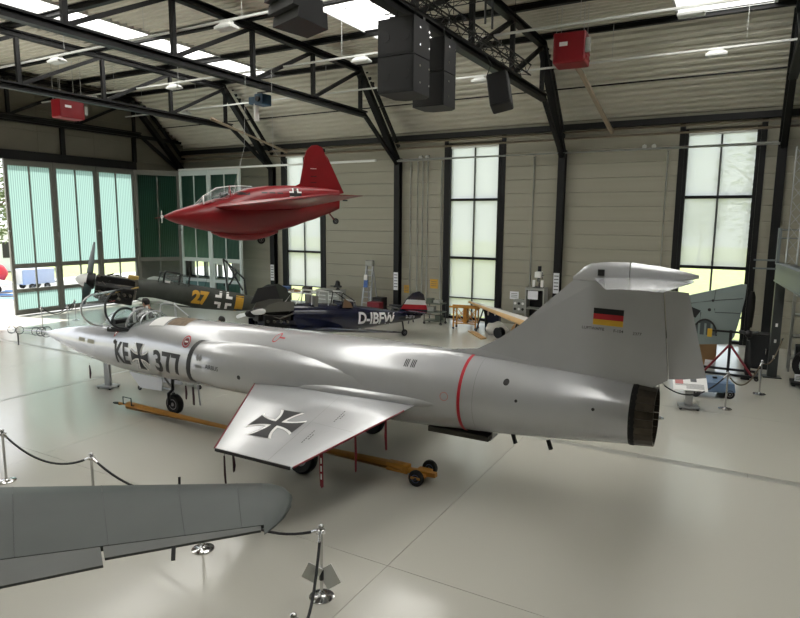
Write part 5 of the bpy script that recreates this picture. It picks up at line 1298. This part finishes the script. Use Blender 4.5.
# steel platform
M['plat'] = mat('platform_grey', (112, 120, 122), .5, .2); M['platd'] = mat('platform_dark', (62, 66, 66), .5)
t = thing('steel_platform', 'grey steel gallery platform at the right edge', 'platform', (1.0, 21.9, 0), R(5.2))
MB().bb(-.13, .13, -.08, .08, 0, 3.2).out('post', M['platd'], t); MB().bb(-.25, .25, -.2, .2, 0, .03).out('foot_plate', M['platd'], t)
for z in (.6, 1.1, 1.6): MB().bb(-.03, .03, -.1, -.08, z, z+.1).out('bolt_plate', M['inkw'], t)
MB().bb(-.14, .02, -7.5, .2, 3.02, 3.5).out('edge_beam', M['plat'], t); MB().bb(-.16, .04, -7.5, .2, 3.5, 3.55).out('beam_flange', M['plat'], t); MB().bb(-.16, .04, -7.5, .2, 2.98, 3.02).out('beam_flange', M['plat'], t)
MB().bb(.05, 4.5, -7.5, .2, 3.4, 3.46).out('deck', M['platd'], t); MB().bb(.05, 4.5, .05, .2, 3.0, 3.4).out('end_beam', M['plat'], t)
MB().bb(-.16, -.08, .0, .2, 3.55, 4.6).out('corner_upright', M['plat'], t)
for z in (3.62, 3.36): MB().bar((-.75, .1, z), (-.1, .1, z), .05).out('side_rail', M['plat'], t)
for z in (4.55, 4.3): MB().tube([(-.12, .1, z), (4.5, .1, z)], .02, 8).out('guard_rail', M['plat'], t)
MB().bb(4.2, 4.4, -.1, .1, 0, 3.4).out('post', M['platd'], t); MB().bb(4.2, 4.4, -7.4, -7.2, 0, 3.4).out('post', M['platd'], t)
t = thing('blue_crate', 'dark blue crate standing on the steel platform', 'crate', (2.5, 21.2, 3.465)); MB().bb(-.95, .95, -.4, .4, 0, .5).out('body', M['navyp'], t, bevel=.03); MB().bb(-.97, .97, -.42, .42, .42, .52).out('lid', M['bluec'], t)
def lattice(t, a, b, w, m_, r=.022, pitch=.35):
    a, b = Vector(a), Vector(b); d = (b-a).normalized(); p, q = MB().ring_frame(d)
    cs = [(p*i+q*j)*w/2 for i, j in ((-1,-1),(1,-1),(1,1),(-1,1))]
    for c in cs: MB().tube([a+c, b+c], r, 6).out('chord', m_, t)
    n = max(2, int((b-a).length/pitch))
    for f in range(4):
        pts = []
        for k in range(n+1): pts.append(a+d*((b-a).length*k/n)+cs[f if k % 2 else (f+1) % 4])
        MB().tube(pts, r*.5, 5).out('lacing', m_, t)
t = thing('lattice_mast', 'aluminium lattice mast rising beside the steel platform', 'mast', (1.22, 21.75, 3.465)); lattice(t, (0, 0, .05), (0, 0, 3.5), .28, M['alu'], .02); MB().bb(-.17, .17, -.17, .17, 0, .05).out('base_plate', M['alu'], t)
t = thing('tyre_display', 'large black aircraft wheel on a low stand at the right edge', 'wheel', (1.95, 21.2, 0)); wheel(t, (0, 0, .62), .5, .3, (.25, 1, 0), rim=M['gunmetal']); MB().torus((-.04, -.16, .62), .28, .012, (.25, 1, 0), 28, 6).out('rim_ring', M['inkw'], t); MB().bb(-.5, .5, -.3, .3, .05, .12).out('stand', M['ink'], t)
for x in (-.42, .42): MB().bb(x-.05, x+.05, -.25, .25, 0, .05).out('stand_foot', M['ink'], t); MB().bar((x, 0, .12), (x*.5, 0, .4), .06).out('stand_arm', M['ink'], t)
MB().bb(-.42, .0, -.33, -.3, .18, .38).out('caption_plate', M['paper'], t)
for k in range(3): MB().bb(-.38, -.08, -.333, -.33, .23+.045*k, .245+.045*k).out('printed_line', M['print'], t)
t = thing('storage_rack', 'grey metal rack with shelves behind the aircraft wheel', 'shelf', (2.2, 23.3, 0))
for x in (-.7, .7):
    for y in (-.3, .3): MB().bb(x-.03, x+.03, y-.03, y+.03, 0, 2.5).out('post', M['cab'], t)
for z in (.4, 1.1, 1.8, 2.42): MB().bb(-.7, .7, -.3, .3, z, z+.05).out('shelf', M['cab'], t)
t = thing('shelf_lamp', 'white strip lamp mounted on top of the rack', 'lamp', (1.85, 22.95, 2.47)); MB().bb(-.35, .35, -.04, .04, 0, .07).out('housing', M['white'], t); MB().bb(-.33, .33, -.06, -.04, .01, .06).out('tube', M['inkw'], t)
for k, (x, z, w_) in enumerate(((-.3, .45, .5), (.35, .45, .4), (0, 1.15, .7))): tag(MB().bb(2.2+x-w_/2, 2.2+x+w_/2, 23.05, 23.5, z, z+.4).out('rack_box', M['platd'], None, bevel=.02), ['left dark box on the lowest rack shelf', 'right dark box on the lowest rack shelf', 'wide dark box on the second rack shelf'][k], 'box')

# ================================================================ UNDER THE ROOF: LOUDSPEAKERS, HEATERS, PROJECTOR
M['spk'] = mat('speaker_black', (24, 24, 26), .6); M['hred'] = mat('heater_red', (130, 18, 28), .4, 0, .05, 3)
def stack(name, label, x0, x1, y0, y1, z0, z1, n=2, cones=True):
    t = thing(name, label, 'loudspeaker', ((x0+x1)/2, (y0+y1)/2, z0)); w, d, h = (x1-x0)/2, (y1-y0)/2, (z1-z0)/n
    for k in range(n):
        c = MB().prism([(-w, -d), (w, -d), (w, d*.6), (w*.6, d), (-w*.6, d), (-w, d*.6)], lambda a, b: (a, b, k*h+.01), lambda a, b: (a, b, (k+1)*h-.01)).out('cabinet', M['spk'], t)
        MB().bb(-w+.03, w-.03, -d-.012, -d, k*h+.05, (k+1)*h-.05).out('grille', M['spk'], c)
        if cones:
            for sx in (-1, 1): MB().cyl((sx*w*.55, -d-.02, k*h+h*.5), (sx*w*.55, -d-.005, k*h+h*.5), .11).out('port', M['ink'], c)
        for yy, zz in ((-.2, .3), (.25, .3), (-.2, .75), (.25, .75)): MB().bb(w, w+.012, yy*d*2-.025, yy*d*2+.025, k*h+h*zz-.02, k*h+h*zz+.02).out('rig_fitting', M['chrome'], c)
    for sx in (-.5, .5): MB().cyl((sx*w, 0, n*h-.01), (sx*w, 0, ZB-.13-z0), .012, n=6).out('hang_cable', M['ink'], t)
    MB().bb(-w, w, -.05, .05, n*h-.01, n*h+.06).out('hang_frame', M['ink'], t)
stack('hanging_speaker', 'large black loudspeaker stack with round ports hanging from the roof', -7.35, -6.46, 12.0, 12.95, 7.48, 9.05)
stack('hanging_speaker', 'second large black loudspeaker stack hanging right behind the first', -7.2, -6.38, 13.35, 14.15, 7.4, 8.95, 2, False)
# curved array at the top edge
t = thing('hanging_line_array', 'curved black loudspeaker array cut by the top edge', 'loudspeaker', (-7.6, 9.3, 8.05), R(-20))
for k in range(6):
    m = MB(); a = R(-6*k); h = .22; z = 1.25-.2*k; off = .03*k*k*.35
    m.loft([[(sx*.45, yy+off, zz) for sx in (-1, 1) for yy, zz in (((-.35, z), (-.33, z+h*.8)) if sx < 0 else ((-.33, z+h*.8), (-.35, z)))], [(sx*.36, yy+off, zz) for sx in (-1, 1) for yy, zz in (((.35, z-.05*k*.3), (.33, z+h*.95)) if sx < 0 else ((.33, z+h*.95), (.35, z-.05*k*.3)))]])
    m.out('array_module', M['spk'], t)
for x in (-.3, .3): MB().cyl((x, 0, 1.4), (x, 0, ZB-8.18), .012, n=6).out('hang_cable', M['ink'], t)
# tilted small speaker
t = thing('hanging_speaker', 'smaller tilted black loudspeaker below the lattice truss', 'loudspeaker', (-5.85, 15.6, 8.05))
rt = Matrix.Rotation(R(-16), 3, 'Y') @ Matrix.Rotation(R(-18), 3, 'X') @ Matrix.Rotation(R(12), 3, 'Z')
c = MB().box((0, 0, 0), (.55, .45, .95), rt).out('cabinet', M['spk'], t, bevel=.05); MB().box(rt @ Vector((0, -.235, 0)), (.48, .015, .86), rt).out('grille', M['ink'], c)
MB().tube([rt @ Vector((-.29, 0, .1)), rt @ Vector((-.29, 0, .55)), (-.3, .1, .75)], .015, 6).out('yoke', M['ink'], t); MB().tube([(-.3, .1, .75), (-.75, .1, 1.5)], .015, 6).out('hang_cable', M['ink'], t)
# lighting lattice
t = thing('hanging_lattice_truss', 'black lattice lighting truss running beside the roof truss', 'lattice truss', (-6.7, 0, 9.62)); lattice(t, (0, 8, 0), (0, 20.2, 0), .32, M['spk'], .025, .4)
for y in (9.5, 14.5, 19): MB().cyl((0, y, .15), (0, y, ZD-9.62), .01, n=6).out('hang_cable', M['ink'], t)
for y, k in ((16.2, 0), (15.7, 1)): MB().cyl((.35, y, .2), (.35, y, 1.5), .03).out('hoist_chain', M['ink'], t)
t = thing('hanging_lattice_truss', 'thin black lattice truss crossing under the roof top centre', 'lattice truss', (0, 16.0, 10.7)); lattice(t, (-9.5, 0, 0), (-4.6, 0, 0), .3, M['spk'], .02, .4)
for x in (-9, -5): MB().cyl((x, 0, .1), (x, 0, ZD-10.7), .01, n=6).out('hang_cable', M['ink'], t)
# unit heaters
def heater(label, loc, rz, w, d, h):
    t = thing('hanging_heater', label, 'heater', loc, rz)
    c = MB().bb(-w/2, w/2, -d/2, d/2, 0, h).out('casing', M['hred'], t, bevel=.05)
    for k in range(4): MB().bb(w/2, w/2+.03, -d*.38, d*.38, h*.15+h*.19*k, h*.15+h*.19*k+.05).out('louvre', M['hred'], c)
    MB().cyl((0, d/2, h*.5), (0, d/2+.12, h*.5), h*.3).out('fan_cowl', M['gunmetal'], c); MB().bb(-w*.3, -w*.05, -d/2-.012, -d/2, h*.55, h*.68).out('name_plate', M['inkw'], c)
    MB().bb(w/2, w/2+.14, -d*.5, -d*.35, h*.3, h*.75).out('junction_box', M['cab'], c)
    for sx in (-1, 1):
        for sy in (-1, 1): MB().cyl((sx*w*.42, sy*d*.4, h-.01), (sx*w*.42, sy*d*.4, ZD-loc[2]), .012, n=6).out('hang_rod', M['gpipe'], t)
heater('red heater unit hanging at the upper right', (-5.32, 20.5, 9.68), R(4), 1.0, .9, .93)
heater('red heater unit hanging above the hangar doors at left', (-26.2, 16.95, 9.02), R(88), 1.1, .7, .78)
MB
# projector
M['pblue'] = mat('projector_blue', (34, 70, 96), .5)
t = thing('hanging_projector', 'blue projector box hanging under the roof truss', 'projector', (-15.36, 18.0, 8.9)); MB().bb(-.85, -.45, -.25, .25, .02, .42).out('body', M['pblue'], t, bevel=.03); MB().cyl((-.65, -.25, .22), (-.65, -.33, .22), .09).out('lens', M['ink'], t)
MB().bb(-1.25, -.87, -.12, .12, .1, .36).out('mount_box', M['pblue'], t, bevel=.02); MB().cyl((-.98, 0, -.5), (-.98, 0, .1), .1).out('sensor_tube', M['inkw'], t, 40); MB().tube([(-.9, 0, .3), (-.9, 0, .5), (0, 0, .5)], .025, 6).out('arm', M['gunmetal'], t)

# ================================================================ OUTSIDE
M['apron'] = mat('apron', (165, 163, 157), .8, 0, .06, 1)
M['grass'] = mat('grass', (124, 132, 82), .9, 0, .2, 2)
M['leafm'] = mat('tree_leaf', (96, 112, 70), .8, 0, .3, 3)
M['bark'] = mat('bark', (92, 80, 66), .9)
struct(MB().bb(-48, XL-.12, -30, 60, -.3, -.02).out('ground_apron', M['apron']))
struct(MB().bb(-48, 60, YW+.36, 140, -.35, -.04).out('ground_meadow', M['grass']))
struct(MB().bb(-200, -48, -80, 140, -.35, -.03).out('ground_field', M['grass']))
def tree(x, y, h, label, seed, bare=False, group=None):
    rnd = random.Random(seed); t = thing('tree', label, 'tree', (x, y, -.04), 0, group)
    m = MB().tube([(0, 0, 0), (.1, 0, h*.3), (0, .1, h*.6), (0, 0, h*.9)], [h*.025, h*.02, h*.012, h*.004], 7)
    m.out('trunk', M['bark'], t, 50); m = MB()
    for k in range(9):
        a = rnd.uniform(0, 6.28); z = h*rnd.uniform(.3, .7); l = h*rnd.uniform(.18, .32)
        m.tube([(0, 0, z), (l*.5*math.cos(a), l*.5*math.sin(a), z+l*.35), (l*math.cos(a), l*math.sin(a), z+l*.8)], [h*.009, h*.006, h*.002], 5)
    o = m.out('branches', M['bark'], t); o['kind'] = 'stuff'
    m = MB(); nl = 700 if bare else 1800
    for k in range(nl):
        u, v, w = [rnd.gauss(0, 1) for _ in range(3)]; q = math.sqrt(u*u+v*v+w*w) or 1; r = rnd.random()**.4
        c = Vector((u/q*r*h*.34, v/q*r*h*.34, h*.64+w/q*r*h*.36)); s = h*rnd.uniform(.012, .024)
        a = Vector((rnd.uniform(-1, 1), rnd.uniform(-1, 1), rnd.uniform(-1, 1))).normalized(); p, q2 = m.ring_frame(a)
        m.add([c-p*s, c-q2*s*.5, c+p*s, c+q2*s*.5], ((0, 1, 2, 3),))
    o = m.out('foliage', M['leafm'], t); o['kind'] = 'stuff'
tree(1.2, 44, 11, 'sparse tree seen through the right tall window', 3, True)
tree(-12.5, 70, 7, 'low tree behind the blind of the middle window', 4)
tree(-47, 24, 10, 'tree outside the open hangar door at the left edge', 5)
tree(-33, 62, 9, 'tree behind the blind of the left tall window', 6)
for k, x in enumerate((-24, -5, 6)): tree(x, 84, 8, ['far tree line crown left of the middle window view', 'far tree line crown right of the middle window view', 'far tree line crown at the right window view'][k], 10+k)
M['lav'] = mat('trailer_panel', (176, 184, 206), .5); M['tarp'] = mat('blue_tarp', (70, 130, 190), .6, 0, .15, 2); M['ored'] = mat('outside_red', (196, 40, 48), .4)
t = thing('box_trailer', 'pale lavender box trailer outside behind the hangar doors', 'trailer', (-41.9, 23.9, 0), R(88))
MB().bb(-1.05, 1.05, -.6, .6, .35, 1.35).out('box', M['lav'], t, bevel=.03)
for x in (-1.07, 1.05): MB().bb(x, x+.02, -.55, .55, .4, 1.3).out('end_panel', M['rail'], t)
for x in (-.5, .5):
    for y in (-.6, .6): wheel(t, (x, y, .2), .2, .14)
MB().bar((1.05, 0, .4), (1.8, 0, .35), .07).out('drawbar', M['gunmetal'], t)
for k in range(3):
    o = thing('blue_tarpaulin', ['blue tarpaulin strip nearest the hangar doors outside', 'middle blue tarpaulin strip outside the hangar doors', 'blue tarpaulin strip beside the box trailer outside'][k], 'tarpaulin', (-36.5-1.7*k, 20.6+1.2*k, 0), R(35))
    m = MB(); rg = []
    for i in range(7): rg.append([(-2.2+4.4*i/6, y, z+.015*math.sin(i*2+y*5)+.015) for y, z in ((-.5, 0), (-.25, .04), (0, .03), (.25, .05), (.5, 0))])
    m.loft(rg, cap=False, closed=False).out('sheet', M['tarp'], o, 60); MB().tube([(-2.2, -.5, .02), (2.2, -.5, .02)], .02, 6).out('hem', M['inkw'], o)
t = thing('parked_red_aircraft', 'red aircraft parked outside at the left edge', 'aircraft', (-42.0, 20.9, 0), R(80))
RS_ = [(-3.5, 1.1, .9, .06, 1, 2), (-2, 1.6, .7, .35, 1.1, 2), (-.5, 2.1, .5, .55, 1.2, 2.1), (.4, 2.0, .5, .58, 1.2, 2.1), (1.0, 1.7, .7, .45, 1.2, 2), (1.25, 1.35, 1.05, .12, 1.2, 2)]
MB().loft([section(RS_, -3.5+.25*i, 20) for i in range(20)]).out('fuselage', M['ored'], t, 50)
MB().bb(-.5, .5, -3.5, 3.5, .75, .85).out('wing', M['inkw'], t, bevel=.03); MB().prism([(-3.5, 1.0), (-2.8, 1.1), (-3.1, 2.0), (-3.5, 2.0)], lambda a, b: (a, -.03, b), lambda a, b: (a, .03, b)).out('tail_fin', M['ored'], t)
for y in (-.9, .9): wheel(t, (.3, y, .25), .25, .14); MB().bar((.3, y*.9, .3), (.2, y*.6, .78), .06).out('leg', M['inkw'], t)
wheel(t, (-3.1, 0, .15), .15, .1); MB().bar((-3.1, 0, .2), (-3.0, 0, .95), .05).out('leg', M['inkw'], t)
t = thing('white_hut', 'white flat hut outside beyond the open hangar door', 'building', (-60, 30, 0), R(60))
MB().bb(-4, 4, -2, 2, 0, 3.6).out('wall', M['white'], t); MB().bb(-4.3, 4.3, -2.3, 2.3, 3.6, 3.9).out('roof', M['rail'], t)
for x in (-2, 0, 2): MB().bb(x-.6, x+.6, -2.03, -1.98, 1.2, 2.6).out('window', M['gunmetal'], t)
